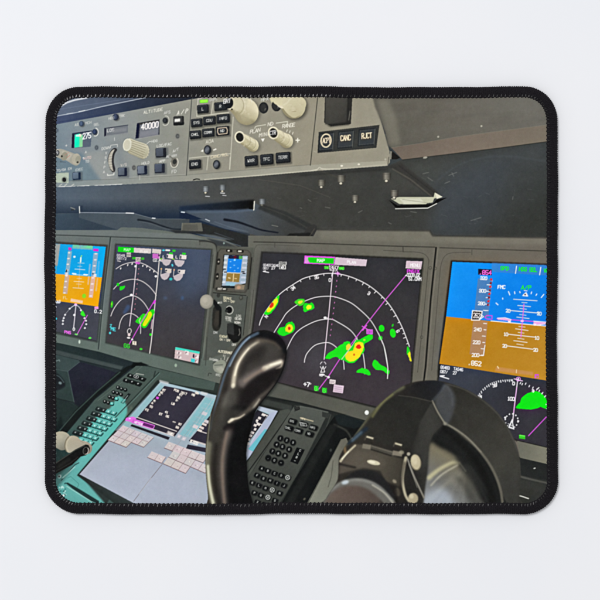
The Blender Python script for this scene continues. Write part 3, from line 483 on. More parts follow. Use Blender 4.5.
line(L((88, 158), (86, 182), (100, 184)), .7, (224, 218, 216)); line(L((216, 160), (214, 184), (230, 186)), .7, (224, 218, 216)); line(L((70, 190), (76, 215)), .6, (224, 200, 190)); line(L((70, 292), (64, 355)), .6, (220, 212, 208)); line(L((196, 300), (190, 365)), .6, (220, 212, 208)); ell(162, 269, .8, .9, (220, 170, 120)); ell(174.7, 270, .8, .9, (220, 170, 140)); ell(162, 259, .9, .8, (130, 200, 60)); ell(174, 259.2, .9, .8, (130, 200, 60))
# inset at the foot of display B
L = Z(165, 310, 10)
poly(L((110, 370), (352, 416), (337, 532), (100, 482)), (200, 180, 180)); poly(L((112, 368), (352, 414), (350, 436), (170, 400), (110, 395)), (78, 206, 186)); poly(L((285, 436), (300, 440), (300, 478), (282, 470)), (70, 60, 80)); poly(L((266, 480), (305, 488), (300, 522), (264, 514)), (70, 200, 200))
for q in (((128, 412), (172, 420), (168, 442), (124, 434)), ((206, 402), (246, 410), (240, 450), (204, 440)), ((130, 455), (172, 464), (168, 484), (128, 476)), ((304, 446), (342, 452), (338, 484), (300, 476)), ((306, 492), (332, 500), (326, 522), (304, 514))): poly(L(*q), (232, 224, 222), .9)
for p in ((150, 430), (222, 425), (150, 470), (318, 462), (318, 508)): text('P', 165 + p[0] / 10 - 1, 311 + p[1] / 10, 1.9, (130, 110, 116), w=.5)
line(L((0, 460), (100, 484), (330, 540)), .9, (58, 64, 60), .8); ell(176.4, 365, 1.3, 1.7, (160, 180, 160), 0, .85, .2)
line([(213.4, 255), (208.4, 300), (202, 358)], .7, (58, 58, 54), .7); line([(217.6, 252), (212, 300), (206, 356)], 1, (46, 47, 44), .9, .15); line([(215.4, 252), (210, 300), (204, 356)], .9, (116, 116, 106), .55, .2)
cline([(200, 241.4), (210, 242), (216, 245), (217.6, 252)], 1.2, (44, 44, 42), .8, .3); line([(200.4, 240.4), (200.4, 245)], .6, (60, 60, 56), .7)

# ---------- standby display and switch column
STB = [(221, 248.4), (248, 250), (251.6, 253.5), (252, 258), (248.6, 289), (245.6, 293.4), (217, 292), (213.6, 288), (218, 252)]
poly([(217.6, 246), (254, 248), (248, 345), (205, 360), (207, 330)], (86, 88, 80), .9, .5)
poly(STB, (74, 73, 66)); poly([(221.6, 249.6), (247.6, 251), (250.2, 254), (246.8, 288.6), (244.6, 291.8), (217.8, 290.4), (215.6, 287.6), (219.2, 252.4)], (90, 88, 80), 1, .2)
line([(252, 258), (248.6, 289)], 1.1, (36, 36, 34), .9, .2); line([(218, 252.6), (213.8, 288)], 1, (40, 40, 38), .8, .2)
L = Z(210, 240, 12)
for (x, y, w, h) in ((236, 133, 76, 34), (366, 138, 84, 34)): quad(210 + x / 12, 240 + y / 12, w / 12, h / 12, (34, 34, 32), (1, .05), rnd=.5)
for (x, y, w) in ((228, 132, 26), (362, 138, 44)): quad(210 + x / 12, 240 + y / 12, w / 12, 1.4, (220, 214, 198), (1, .05), soft=.2)
for (x, y) in ((108, 262), (92, 438)): quad(210 + x / 12, 240 + y / 12, 3, 6.4, (42, 42, 40), (1, 0), (-.1, 1), rnd=.5); ell(210 + x / 12, 240 + y / 12, .8, .9, (196, 190, 176), 0, .8)
poly(L((168, 176), (460, 188), (430, 530), (300, 570), (145, 556)), (38, 42, 44), 1, .2)
poly(L((178, 182), (458, 194), (432, 520), (390, 530), (300, 552), (150, 548)), (160, 176, 190)); poly(L((228, 186), (392, 192), (388, 232), (225, 226)), (36, 44, 70)); quad(235.4, 257.2, 2.6, 2.6, (90, 30, 50)); quad(241, 257.8, 3.6, 3, (84, 156, 90))
poly(L((222, 226), (390, 234), (368, 394), (206, 386)), (30, 132, 226)); poly(L((206, 398), (364, 406), (352, 508), (194, 496)), (150, 126, 70)); line(L((204, 392), (366, 400)), .8, (200, 206, 196))
for (x, y) in ((250, 262), (300, 245), (295, 305), (250, 332), (340, 340), (300, 370)): ell(210 + x / 12, 240 + y / 12, .9, .5, (150, 205, 245), 0, .8)
line(L((288, 410), (280, 500)), .9, (226, 204, 160), .9); line(L((226, 455), (245, 460)), 1.2, (220, 200, 160)); line(L((300, 462), (322, 464)), .8, (220, 190, 140)); ell(235, 260.2, 1.1, .9, (150, 214, 250))
for k in range(6):
    y = 200 + k * 58; poly(L((176 - k * 4.5, y), (214 - k * 4.5, y + 2), (210 - k * 4.5, y + 30), (172 - k * 4.5, y + 28)), (206, 214, 218), .85)
    poly(L((402 - k * 6, y + 6), (450 - k * 4, y + 8), (446 - k * 4, y + 32), (398 - k * 6, y + 30)), (200, 206, 220), .85)
for (x, y) in ((176, 352), (188, 388), (400, 385), (410, 402)): quad(210 + x / 12, 240 + y / 12, 3, 1, (40, 46, 56))
poly(L((200, 510), (310, 516), (300, 552), (196, 548)), (150, 190, 204), .9); poly(L((300, 540), (340, 528), (420, 540), (410, 596), (305, 596)), (142, 128, 108), .95, .3); ell(239, 287.5, 2, 1.8, (200, 160, 130), 0, .8, .4); poly(L((140, 556), (300, 566), (300, 580), (138, 570)), (30, 40, 44))
for (x, y) in ((128, 582), (182, 588)): quad(210 + x / 12, 240 + y / 12, 2.8, 1.2, (200, 198, 188))
quad(222, 289, 12, 3.2, (46, 46, 44), (1, .06), rnd=.5, al=.7); text('RST', 218.4, 289.8, 1.8, (206, 202, 190), w=.5); quad(224.8, 289.2, 3, 1.3, (206, 204, 194))
# switch panel
L = Z(195, 285, 8)
poly(L((165, 66), (200, 64), (410, 88), (425, 95), (385, 420), (300, 480), (100, 600), (70, 600)), (84, 88, 82)); line(L((150, 62), (410, 84)), .8, (40, 40, 38), .9); line(L((420, 92), (388, 400)), .8, (44, 45, 42), .8); line(L((470, 40), (440, 350)), .6, (66, 64, 58), .7); line(L((515, 30), (485, 350)), 1.4, (30, 29, 30), .9)
ell(218.8, 295.4, 1.8, 2.2, (58, 60, 56), 10); ell(241.4, 297.8, 2.1, 2.4, (66, 68, 62), 10); ell(241.1, 297.5, 1.2, 1.4, (90, 92, 84), 10)
blob(L((150, 185), (185, 170), (215, 195), (212, 300), (200, 350), (175, 368), (148, 350), (140, 300)), (46, 46, 42), 1, .3); poly(L((168, 215), (205, 200), (206, 290), (175, 340), (152, 320)), (62, 58, 52), .8, .5); poly(L((196, 190), (214, 195), (210, 310), (196, 345)), (22, 23, 22), .9, .4)
poly(L((140, 130), (160, 115), (215, 180), (215, 205), (175, 200)), (30, 32, 32), 1, .3)
ell(207, 301.6, 6.6, 7.1, (150, 146, 134), 0, 1, .15); ell(206.6, 301, 5.2, 5.6, (166, 161, 148), 0, 1, .5); ell(205.6, 300, 2.4, 3, (182, 176, 162), 0, .7, .6); ring(207, 301.6, 6.5, 7, .7, (120, 118, 108), 0, -20, 160, .8)
text('WXR', 218, 303.6, 1.8, (206, 204, 194), w=.45, al=.7); ell(218.8, 302.8, 1, .7, (206, 206, 200), -30, .8); text('DN', 214.2, 333.4, 2.2, (206, 206, 200), w=.5, al=.8)
text('BRAKE', 224, 298.8, 2.3, (214, 206, 176), (.98, .15), (0, -1), .5, .9, .4); text('ON - OFF', 224, 301.4, 2, (214, 206, 180), (.98, .15), (0, -1), .5, .85, .4)
ell(229.2, 309.8, 3, 3.2, (24, 25, 26)); ring(229.8, 310, 3.6, 4, .7, (206, 204, 194), 0, -140, 130, .9); ell(226.8, 310.8, 1.6, 1.3, (46, 48, 46))
text('DOWN', 226, 318.2, 2, (206, 204, 194), (.98, .1), (0, -1), .45, .85, .4); text('TIME', 226, 320.8, 2, (206, 204, 194), (.98, .1), (0, -1), .45, .85, .5)
text('LDG', 236.8, 316.6, 2.1, (210, 208, 198), (.98, .1), (0, -1), .45, .85, .5); text('GEAR', 235.4, 319.4, 2.2, (212, 210, 200), (.98, .1), (0, -1), .5, .9, .5); text('NORM', 235, 323.2, 2, (212, 210, 200), (.98, .1), (0, -1), .5, .9, .4)
poly(L((262, 308), (310, 304), (375, 335), (372, 420), (345, 455), (310, 462), (270, 420), (258, 380)), (28, 29, 28), 1, .2); poly(L((262, 308), (312, 304), (314, 400), (262, 385)), (54, 56, 54), .95, .3); line(L((356, 350), (362, 385), (352, 402)), .8, (130, 128, 118), .8, .2)
text('EVENT', 220.2, 337, 2.2, (216, 208, 176), (.98, .14), (0, -1), .5, .9, .4); text('ON - OFF', 220.2, 340, 1.9, (216, 208, 186), (.98, .14), (0, -1), .5, .85, .4); text('OFF', 232.4, 345.4, 2, (212, 210, 200), (.98, .1), (0, -1), .5, .85, .5)
text('AUTOBRAKE', 218.6, 352, 2.3, (214, 208, 184), (.98, .14), (0, -1), .55, .95, .35)
for p in (((224, 354.5), (223.8, 356.2)), ((225.4, 355), (224.6, 359.6)), ((228.6, 357), (226.8, 361)), ((221.4, 358), (221.4, 360.2))): line(p, .5, (218, 214, 200), .85)
blob([(214, 364), (217, 361), (222, 359.6), (226, 362), (225.6, 369), (221.4, 373.2), (216, 371.4), (213.6, 368)], (142, 146, 132)); line([(215, 365), (223, 364.4)], 1, (96, 100, 92), .8, .2); poly([(216, 368), (222, 366), (225, 369), (221, 373)], (170, 170, 156), .8, .5); line([(213, 363), (217, 361)], .7, (60, 64, 60), .7)
text('DISARM', 210.2, 359.6, 2, (206, 206, 196), (.97, .2), (0, -1), .5, .8, .35); text('RTO', 216.4, 375.4, 2, (206, 206, 196), (.98, .1), (0, -1), .5, .75, .4)
line([(207.5, 337), (206, 365)], .7, (56, 58, 54), .7, .2); cline([(208.6, 375.4), (209.4, 372.8), (212, 373.4)], .5, (40, 42, 40), .8)
# ---------- display C: large map display
C = [(263.2, 253.4), (421.6, 260), (411, 366), (407.6, 414), (377, 406.2), (300, 387), (248, 374)]
poly([(261.4, 251.6), (423.2, 258.4), (412.6, 366), (409, 417), (300, 389.4), (246, 376)], (42, 41, 39), .95, .5)
poly(C, lg((335, 258), (320, 390), (0, (52, 52, 56)), (.35, (57, 55, 57)), (.7, (60, 56, 60)), (1, (64, 57, 62))))
blob([(300, 345), (330, 335), (350, 352), (330, 375), (305, 372)], (78, 76, 82), .6, 8); blob([(262, 256), (300, 258), (280, 300), (262, 310)], (54, 54, 60), .6, 8)
WC = (226, 222, 222)
OUT = curve([(259.6, 325), (261, 320), (265, 312.5), (271.4, 303.6), (279, 295), (285.6, 289.6), (292.5, 285), (298.6, 281.2), (305, 278), (317.5, 274.8), (330, 273.5), (345, 275.4), (360, 281), (372.5, 288.5), (385, 300), (393.7, 312), (400.6, 325), (405, 335.6), (408.9, 346.4)])
line(OUT, .82, WC)
cline([(273.4, 334), (275, 331), (282, 320), (287, 312.6), (296, 305.6), (307.5, 300), (317.5, 297), (330, 296.3), (337.5, 297.6), (350, 302.5), (360, 310), (370, 320), (377.5, 332.5), (384, 347.5), (387.4, 367.5), (387, 378.2)], .76, WC)
cline([(286.2, 351.6), (287.5, 347.5), (292.5, 337.5), (297.4, 331.4), (305, 326), (317.5, 320.5), (330, 319), (337.5, 322), (350, 330), (357.5, 340), (362.5, 352.5), (364.6, 367.5), (364.4, 373.6)], .76, WC)
cline([(304.4, 362), (305, 358), (307.5, 352.4), (315, 345), (325, 342.4), (331, 343.4), (337.5, 348.6), (342.5, 357.5), (344, 369)], .76, WC)
for k, i in enumerate((9, 17, 25, 33, 41, 48, 58, 67, 76, 81, 86, 90, 94, 98, 102, 106, 110, 114, 118, 122, 126, 130, 134, 137, 141)):
    if i < len(OUT) - 1 and k > 3:
        (x, y), (x2, y2) = OUT[i], OUT[i + 1]; dx, dy = x2 - x, y2 - y; n = math.hypot(dx, dy); l = 2.7 if k % 2 else 1.8
        line([(x, y), (x - dy / n * l, y + dx / n * l)], .75, WC)
for (s, x, y, a) in (('34', 292.4, 290.6, -35), ('35', 314.8, 279.2, -12), ('0', 328.8, 281.6, 0), ('3', 367, 294.2, 30), ('6', 395.6, 331, 60), ('N', 267, 318, -50)):
    c, d = math.cos(math.radians(a)), math.sin(math.radians(a)); text(s, x, y, 3, WC, (c, d), (d, -c), .85, .95, .3)
ell(325, 317.6, 1.6, 1.2, WC); quad(326.6, 318.3, 3.4, 2.2, (208, 204, 204), al=.8)
line([(332.6, 272), (330, 300), (327, 330), (324, 359)], .85, (224, 206, 216)); line([(333.4, 268.5), (332.8, 274)], .8, WC)
for k in range(11): ell(336.6 - k * .52 - (k * k) * .012, 281 + k * 5.4, .42, .9, (214, 120, 190), 6, .9)
ell(337.6, 273.6, 1.7, 1.3, (226, 120, 222)); line([(337.2, 271), (337.8, 276.4)], .7, (236, 190, 236)); line([(334.6, 273), (340, 274)], .8, (236, 170, 236))
# header
L = Z(300, 250, 10)
poly(L((45, 58), (350, 70), (342, 150), (40, 138)), (214, 90, 214)); poly(L((52, 72), (90, 74), (84, 130), (50, 132)), (206, 150, 204)); poly(L((82, 74), (340, 84), (334, 140), (96, 130), (80, 100)), (24, 206, 28)); poly(L((352, 74), (668, 98), (656, 164), (342, 150)), (206, 188, 198))
text('MAP', 317.2, 262, 3, (226, 244, 226), (1, .05), (0, -1), .7); text('PLAN', 347, 263.4, 2.6, (238, 234, 236), (1, .06), (0, -1), .55)
quad(326.2, 267.8, 4.4, 2.8, (44, 160, 36)); text('TRK', 324.2, 269, 2.3, (110, 240, 90), w=.5, sp=.4); quad(341.2, 268.6, 5.4, 3, (44, 160, 36)); text('MAG', 338.8, 269.8, 2.4, (110, 240, 90), w=.5, sp=.4)
line(L((292, 150), (300, 205), (360, 212), (385, 160)), .7, WC); text('350', 330.2, 269.4, 3.4, WC, (1, .03), (0, -1), .7, .95, .5)
L = Z(360, 250, 8)
poly(L((366, 88), (494, 92), (484, 156), (360, 148)), (206, 186, 196)); text('MENU', 410, 266.8, 3, (240, 236, 238), (1, .04), (0, -1), .6, .9, .6); text('PNSIX', 406.8, 272.8, 3.2, (224, 80, 222), (1, .03), (0, -1), .8, 1, .55)
text('0009.0Z', 406.6, 276.6, 3.2, WH, (1, .03), (0, -1), .75, 1, .35, .5); text('51.0NM', 408.2, 280.4, 3.2, WH, (1, .03), (0, -1), .75, 1, .45, .55)
line([(405, 276), (384, 301), (364, 326.6), (340, 358), (328, 376.6), (318.8, 388.6)], .95, (200, 92, 200)); ell(405.4, 275.6, .9, .7, (230, 220, 230), -40)
# upper left read-outs
text('GS483', 263.6, 266.4, 2.4, WC, (1, .03), (0, -1), .5, .95, .6, .5); text('TAS46', 271.6, 266.7, 2.4, WC, (1, .03), (0, -1), .5, .95, .6, .5); text('087/', 263.4, 269.5, 2.3, WC, (1, .03), (0, -1), .5, .95, .6, .5); text('27', 271.6, 269.4, 2.5, WC, w=.65)
quad(282.8, 263.4, 7.8, 3, (206, 204, 200), (1, .04)); text('TERR', 279.4, 264.6, 2.2, (84, 84, 84), (1, .04), w=.5, sp=.6); quad(282.6, 267.2, 6.6, 4.4, (206, 204, 200), (1, .04)); quad(282.6, 267.2, 5, 3.1, (66, 64, 64), (1, .04)); text('WX', 281, 268.4, 2.3, WH, w=.6, sp=.5)
line([(263.6, 271.6), (268.8, 272.6)], .9, WC); line([(263.4, 271.4), (265.6, 271)], .9, WC)
# weather echoes
def echo(pts, c): poly([(x + rng.normal(0, .22), y + rng.normal(0, .22)) for x, y in curve(pts, True, 3)], c, 1, .1)
L = Z(255, 245, 8)
echo(L((195, 402), (188, 455), (160, 510), (115, 552), (88, 558), (76, 544), (105, 505), (135, 465), (168, 420)), (34, 216, 34)); echo(L((178, 424), (182, 455), (150, 505), (112, 540), (92, 528), (118, 492), (140, 462), (165, 428)), (232, 220, 36)); echo(L((132, 460), (150, 468), (146, 490), (128, 502), (118, 492)), (206, 60, 30))
echo(L((318, 455), (345, 436), (380, 430), (400, 445), (392, 468), (365, 488), (338, 480)), (70, 206, 40)); echo(L((345, 455), (365, 442), (385, 450), (370, 470), (352, 472)), (206, 216, 50)); line(L((318, 460), (345, 432), (395, 432)), .5, (40, 180, 40), .6)
echo(L((385, 490), (398, 464), (430, 468), (458, 462), (474, 490), (460, 515), (425, 525), (400, 538), (386, 516)), (34, 212, 34)); echo(L((408, 498), (425, 478), (452, 488), (446, 508), (420, 514)), (240, 232, 40))
L = Z(180, 220, 4)
echo(L((390, 445), (400, 430), (420, 426), (425, 412), (442, 406), (456, 414), (459, 436), (445, 452), (418, 462), (398, 458)), (34, 214, 34)); echo(L((424, 428), (436, 416), (450, 424), (450, 442), (438, 450), (424, 444)), (240, 212, 40)); ell(289.3, 328.2, 1.4, 1.7, (214, 60, 30))
L = Z(310, 320, 8)
echo(L((118, 302), (150, 260), (205, 226), (245, 196), (285, 170), (318, 174), (330, 205), (350, 190), (365, 162), (400, 152), (440, 130), (478, 112), (500, 125), (496, 152), (462, 172), (432, 192), (434, 240), (412, 275), (390, 300), (350, 336), (310, 342), (276, 320), (245, 318), (208, 292), (160, 308)), (34, 220, 34))
echo(L((280, 290), (298, 252), (335, 242), (350, 215), (362, 182), (398, 172), (426, 190), (424, 230), (402, 276), (372, 312), (332, 330), (300, 322)), (248, 222, 40)); echo(L((286, 212), (300, 190), (320, 196), (324, 218), (302, 240), (288, 232)), (232, 216, 60)); echo(L((368, 212), (386, 190), (408, 214), (396, 228), (378, 230)), (224, 50, 30)); ell(353.8, 354.4, .9, 1.1, (214, 110, 30)); ell(364, 339.8, 1.2, 1.1, (150, 220, 60))
echo(L((368, 412), (398, 386), (448, 386), (482, 430), (466, 440), (420, 424)), (34, 216, 34))
line(L((252, 312), (330, 210), (375, 140)), .9, (150, 214, 130), .8); line([(341.4, 359), (351, 346.4), (357, 337.6)], .7, (222, 214, 220), .6)
L = Z(360, 310, 8)
ell(381.2, 328.2, 2.8, 3.4, (34, 214, 34), -10); ell(380, 337.9, 2, 2.2, (40, 206, 40)); ell(392.4, 333, 2.9, 4.5, (34, 214, 34), -12); ell(392.2, 325.2, .9, 1.6, (40, 180, 40), 20)
echo(L((375, 292), (388, 300), (398, 340), (396, 382), (380, 360), (368, 320)), (40, 200, 40)); echo(L((380, 345), (394, 330), (404, 372), (408, 408), (396, 402), (384, 375)), (228, 220, 40)); echo(L((96, 440), (100, 410), (122, 396), (150, 425), (195, 455), (228, 482), (230, 505), (212, 506), (170, 480), (125, 475)), (34, 216, 34))
line([(383.6, 346), (387.4, 367.5), (387, 378.2)], .8, (220, 226, 216), .9); line([(378, 333), (382.4, 343.6)], .8, WC, .7)
line([(361.8, 326), (366.8, 329)], .9, (220, 90, 220)); line([(366.4, 325.2), (362.4, 330.2)], .9, (220, 90, 220)); quad(369.3, 331.6, 6.4, 5, (200, 104, 204), (1, .08)); text('0H', 367.4, 333, 2.4, (170, 70, 176), w=.5)
# aircraft symbol and foot
ring(323, 365, 2.9, 3.6, .7, (216, 210, 212), 0, 20, 70); ring(323, 365, 2.9, 3.6, .7, (216, 210, 212), 0, 110, 160); ring(323, 365, 2.9, 3.6, .7, (216, 210, 212), 0, 200, 250); ring(323, 365, 2.9, 3.6, .7, (216, 210, 212), 0, 290, 340); line([(323, 366), (320.6, 372), (324.6, 371.6), (323, 366)], .8, WC); ell(322.4, 374.2, 2.4, 1, WC, 10); text('REF', 319.4, 375.6, 2, WC, (1, .1), w=.6, sp=.3)
line([(325, 375.4), (329, 377)], .8, WC); ell(328.4, 376.8, 1.3, 1.2, WH); quad(332.4, 381.4, 6, 4.4, (218, 206, 206), (1, .12), (-.1, 1)); quad(338.2, 388.4, 10, 7.6, (212, 190, 204), (1, .14), (-.14, 1)); text('EFC', 330.2, 382.6, 2.2, (160, 146, 150), (1, .12), w=.4, sp=.4)
for k in range(3): line([(334.4, 386.2 + k * 2), (342, 387.4 + k * 2)], .6, (176, 150, 170), .8)
for x, y in ((316.2, 387.8), (324.4, 389.8)): quad(x, y, 4.6, 5, (40, 190, 40), (1, .12), al=.9); text('G', x - 1.6, y + 2.2, 3.8, (90, 250, 80), (1, .12), w=.7)
text('+7', 303.8, 385.6, 4, WH, (1, .14), (0, -1), 1, 1, .8); ell(366.4, 411.8, 2, 2.2, (206, 208, 202)); ell(310.4, 383.4, 1, .9, WC, 0, .6)

# ---------- display D: right flight display
poly([(450, 260.4), (560, 264.4), (560, 452), (517, 441.4), (436, 396), (437, 366)], (36, 36, 34), .95, .5)
poly([(451.6, 262), (560, 266), (560, 450), (517, 439.4), (435, 400), (440, 364)], lg((480, 370), (530, 440), (0, (60, 64, 74)), (.4, (54, 55, 62)), (1, (56, 54, 60))))
poly([(451.6, 262), (560, 266), (560, 327.6), (490, 321), (445.4, 316.4)], lg((460, 265), (540, 320), (0, (22, 148, 244)), (.5, (14, 134, 236)), (1, (10, 128, 230))))
poly([(445.4, 316.4), (490, 321), (560, 327.6), (560, 382.4), (438.6, 363.4)], lg((450, 320), (540, 375), (0, (190, 132, 30)), (.5, (186, 132, 34)), (1, (192, 138, 44))))
poly([(491, 262.6), (560, 265.6), (560, 276.6), (490.4, 272)], (84, 132, 190), .55, .3)
L = Z(490, 255, 10)
text('SPD', 499.6, 270, 3.4, (30, 236, 40), (1, .05), (.1, -1), .75, 1, .8); text('HDG SEL', 518, 271, 3.6, (30, 236, 40), (1, .05), (.1, -1), .8, 1, .55, .58); text('VNAV', 542.4, 272.4, 3.6, (30, 236, 40), (1, .05), (.1, -1), .8, 1, .6); line([(515.4, 266.4), (514.4, 273.6)], .9, (226, 230, 240)); line([(539.6, 267.4), (538.4, 275)], .9, (226, 230, 240))
text('FMC', 496.8, 288.6, 3.2, (240, 244, 250), (1, .02), (.08, -1), .8, 1, .7); text('A/P', 520, 289.4, 4, (40, 236, 50), (1, .04), (.15, -1), .75, 1, .95)
for p in (((507.4, 291.6), (508.8, 295)), ((513.4, 291.8), (513.8, 293.8)), ((518.6, 291.6), (519, 292.8)), ((530.4, 292), (530, 293.8)), ((535.6, 294), (534.8, 295.4)), ((542.6, 294.4), (540, 297.6)), ((501.6, 298), (501.8, 299.2)), ((495, 303), (497, 304.8))): line(p, .9, (232, 240, 248))
poly([(520.8, 296), (527.2, 296.6), (526, 293.8), (525, 292), (523.2, 293.4)], (236, 240, 246)); ell(524, 294.6, 1, .9, (90, 90, 110)); line([(523, 290.6), (526, 291)], .7, (236, 240, 246))
for (x0, y0, x1, y1, w) in ((512.4, 299.2, 536, 300.8, .7), (520.6, 302.4, 526, 302.8, .6), (516.6, 305.4, 529.4, 306.6, .7), (518.6, 308.4, 525.4, 309.2, .6), (508.6, 310.4, 537.4, 313, .8), (518.4, 314.4, 525, 315.2, .6), (515.6, 317, 528, 318.4, .7), (517.6, 326.2, 524, 327, .6), (514.4, 328.6, 527, 330.4, .7), (517, 332.2, 523, 333, .6), (506.6, 334, 534, 337, .8), (516.4, 338, 523, 339, .6), (512.6, 340.4, 526, 342.2, .7), (515.6, 343.8, 522.4, 344.8, .6), (505.6, 345.6, 532, 349, .8)):
    line([(x0, y0), (x1, y1)], w, (238, 234, 230), .95)
for (s, x, y) in (('20', 505, 312), ('20', 536, 314.8), ('10', 502.8, 335.4), ('10', 533.6, 339), ('20', 501.6, 347), ('20', 532.4, 351)): text(s, x, y, 3, (236, 236, 236), (1, .1), (0, -1), .75, 1, .4)
line([(490, 320.8), (560, 327.4)], .9, (238, 232, 226)); line([(522.8, 304), (519.8, 337)], .85, (226, 110, 226)); line([(496, 318.6), (546, 322.4)], .9, (206, 90, 230))
poly([(496, 318.2), (504, 317.6), (510, 319.2), (508, 322.4), (506.4, 320.6), (497, 319.6)], (226, 170, 226)); line([(496.4, 318), (504, 317.6), (510, 319.4), (508.8, 322.4)], .7, WH); quad(508.4, 321.8, 2.6, 2, (240, 226, 240)); poly([(532.6, 321), (548, 322), (548, 324), (535.4, 325.4), (532, 324.2)], (226, 170, 226)); line([(532.4, 321), (548, 322.2)], .7, WH); line([(534, 325.2), (548, 323.2)], .7, WH); quad(533.8, 324.4, 2.4, 2, (244, 230, 244)); quad(521, 320.9, 2.8, 2.2, (250, 190, 240))
# speed tape
poly([(477, 278.4), (491.4, 279), (487.4, 318), (473, 317)], (84, 130, 184), .9); poly([(472.4, 320), (486.8, 321), (483.6, 355.6), (468.6, 354)], (176, 134, 100), .9)
quad(484, 272.2, 13.4, 5.8, (30, 30, 56), (1, .05)); text('.854', 478.2, 274.4, 4, (240, 110, 220), (1, .04), (.06, -1), .9, 1, .8, .6)
for k, s in enumerate(('320', '300', '280')): text(s, 479.4 - k * 1.1, 279.6 + k * 12.6, 3, (232, 236, 242), (1, .05), (.06, -1), .8, 1, .6)
for k, s in enumerate(('240', '220', '200')): text(s, 473.2 - k * 1.1, 330.8 + k * 12.7, 3.2, (240, 234, 228), (1, .05), (.06, -1), .75, 1, .6)
for k in range(7):
    x, y = 489.6 - k * .5, 278.6 + k * 6.4
    if k < 6 and k != 0: line([(x - 3, y - .2), (x, y)], .8, (236, 240, 244))
for k in range(8): quad(490.3 - k * .48, 279.6 + k * 3.6, 2, 2, (206, 50, 60) if k % 2 == 0 else (120, 40, 60), (1, .05), (-.08, 1))
for k in range(5): ell(491.2 - k * .8, 281 + k * 6, .5, .9, (236, 150, 150), 0, .7)
for k in range(6): line([(485.6 - k * .6 - 3 + (k % 2), 323.2 + k * 6.3), (485.6 - k * .6, 323.5 + k * 6.3)], .8, (236, 232, 226))
line([(484, 345), (482.4, 355.4), (478.6, 355.2)], .8, (238, 234, 226)); line([(482.4, 310.2), (485, 310.6)], .8, WH)
poly([(471.2, 310), (481.8, 310.8), (481, 316.2), (479, 320.6), (470.2, 320.6)], WH); poly([(472.2, 311.2), (480.6, 311.8), (479.8, 316), (477.6, 319.6), (471.2, 319.4)], (46, 44, 48)); text('262', 472.6, 317.6, 4.6, WH, (1, .05), (.04, -1), .75, 1, .8, .38); line([(480, 314.6), (482.6, 316.6), (480, 318.6)], .8, WH)
line([(491, 315.6), (485.6, 315.4), (484, 317.2), (485.6, 318.8), (491, 319.2), (491, 315.6)], .8, (216, 80, 220)); text('.852', 467, 364.4, 4.2, (242, 236, 230), (1, .1), (.05, -1), .9, 1, .8)
# lower part
poly([(495, 366.4), (532, 371.6), (532, 375.2), (494, 370.6)], (206, 150, 120), .5, .5); line([(496.4, 366), (497.6, 368)], .8, (240, 220, 170)); line([(515.4, 369.4), (515.2, 372.6)], .6, (240, 220, 180)); quad(535.6, 375.8, 4, 4, (206, 90, 200)); quad(536, 376.2, 2, 2, (190, 140, 60))
text('GS483', 440, 368.2, 2.8, WH, (1, .12), (.05, -1), .62, 1, .7, .5); text('TAS46', 453, 369.8, 2.8, WH, (1, .12), (.05, -1), .62, 1, .7, .52); text('087/', 439.8, 372.4, 2.7, WH, (1, .12), (.05, -1), .62, 1, .7, .52); text('27', 452.2, 373.8, 2.8, WH, (1, .1), (.05, -1), .65, 1, .7, .55); line([(439.8, 376), (448, 378.4)], 1, WH); line([(439.6, 375.6), (443.4, 375.4)], 1.2, WH)
line([(516.6, 379.4), (514, 400), (511.2, 424)], 1, (222, 212, 220)); line([(515.6, 387), (514, 399)], 1, (214, 150, 214), .7); line([(513.6, 402), (512.6, 412)], .9, (226, 150, 214), .8)
ring(517.2, 378.6, 2, 1.8, .8, (230, 150, 226)); line([(513, 378.4), (521.4, 380.6)], .8, (240, 200, 238)); ell(517.2, 378.4, .8, .8, (250, 230, 250))
text('0', 511.6, 384.6, 3, WH, w=.9); text('100', 506.6, 399.6, 3.2, WH, (1, .08), (.06, -1), .85, 1, .4)
NA = curve([(477.4, 394.6), (482, 388.6), (487.6, 384.2), (493, 381.6), (499.4, 380), (506, 379.4), (511, 379.2)], n=6)
for k in range(0, len(NA), 2): (x, y) = NA[k]; line([(x, y), (x + .6, y + (1.9 if k % 4 == 0 else 1.2))], .85, (230, 230, 232))
NB = [(519.6, 382), (521.4, 383), (524.8, 382.6), (528.4, 385), (532, 386.6), (536, 388.2), (538.4, 389.6), (541, 393.4), (543.6, 396), (545, 400)]
for (x, y) in NB: line([(x, y), (x - .6, y + 1.4)], .9, (230, 230, 232))
text('33', 492, 386.8, 2.8, WH, (1, -.2), (0, -1), .8, 1, .3); text('N', 479, 397, 2.6, WH, (1, .3), (0, -1), .8); text('3', 531, 391.6, 2.6, WH, (1, .2), (0, -1), .9)
L = Z(475, 360, 8)
poly(L((316, 375), (335, 350), (352, 335), (362, 300), (385, 280), (410, 262), (445, 252), (480, 245), (510, 255), (535, 275), (556, 300), (568, 330), (568, 390), (545, 382), (515, 370), (490, 382), (440, 392), (380, 388), (330, 384)), (18, 226, 26))
for (x, y) in ((532, 391.8), (536.6, 388.4), (540.6, 393.2), (543.4, 396.4), (545.4, 407.8), (544.8, 404)): line([(x, y), (x + 1, y - 1.2)], 1, (224, 240, 224))
for k in range(12):
    a = math.radians(k * 30 + 10); ell(510.6 + 6.4 * math.cos(a), 420 + 6.8 * math.sin(a), .75, .75, (230, 230, 230))
ell(504.2, 417, 1.1, 1.1, WH); ell(517, 420.6, 1.1, 1.1, WH); poly([(511, 418), (507, 427), (513.4, 429)], (222, 222, 224)); poly([(510.8, 421.6), (508.8, 426), (512, 427)], (62, 62, 66)); line([(507, 423), (514, 426.6)], .6, (230, 230, 232))
line([(560, 400.6), (527.4, 435)], 1, (196, 84, 200)); quad(521, 436.2, 6.2, 3.8, (56, 190, 40), (1, .14)); line([(518.4, 434.6), (523.6, 435.4)], .8, (120, 240, 100))
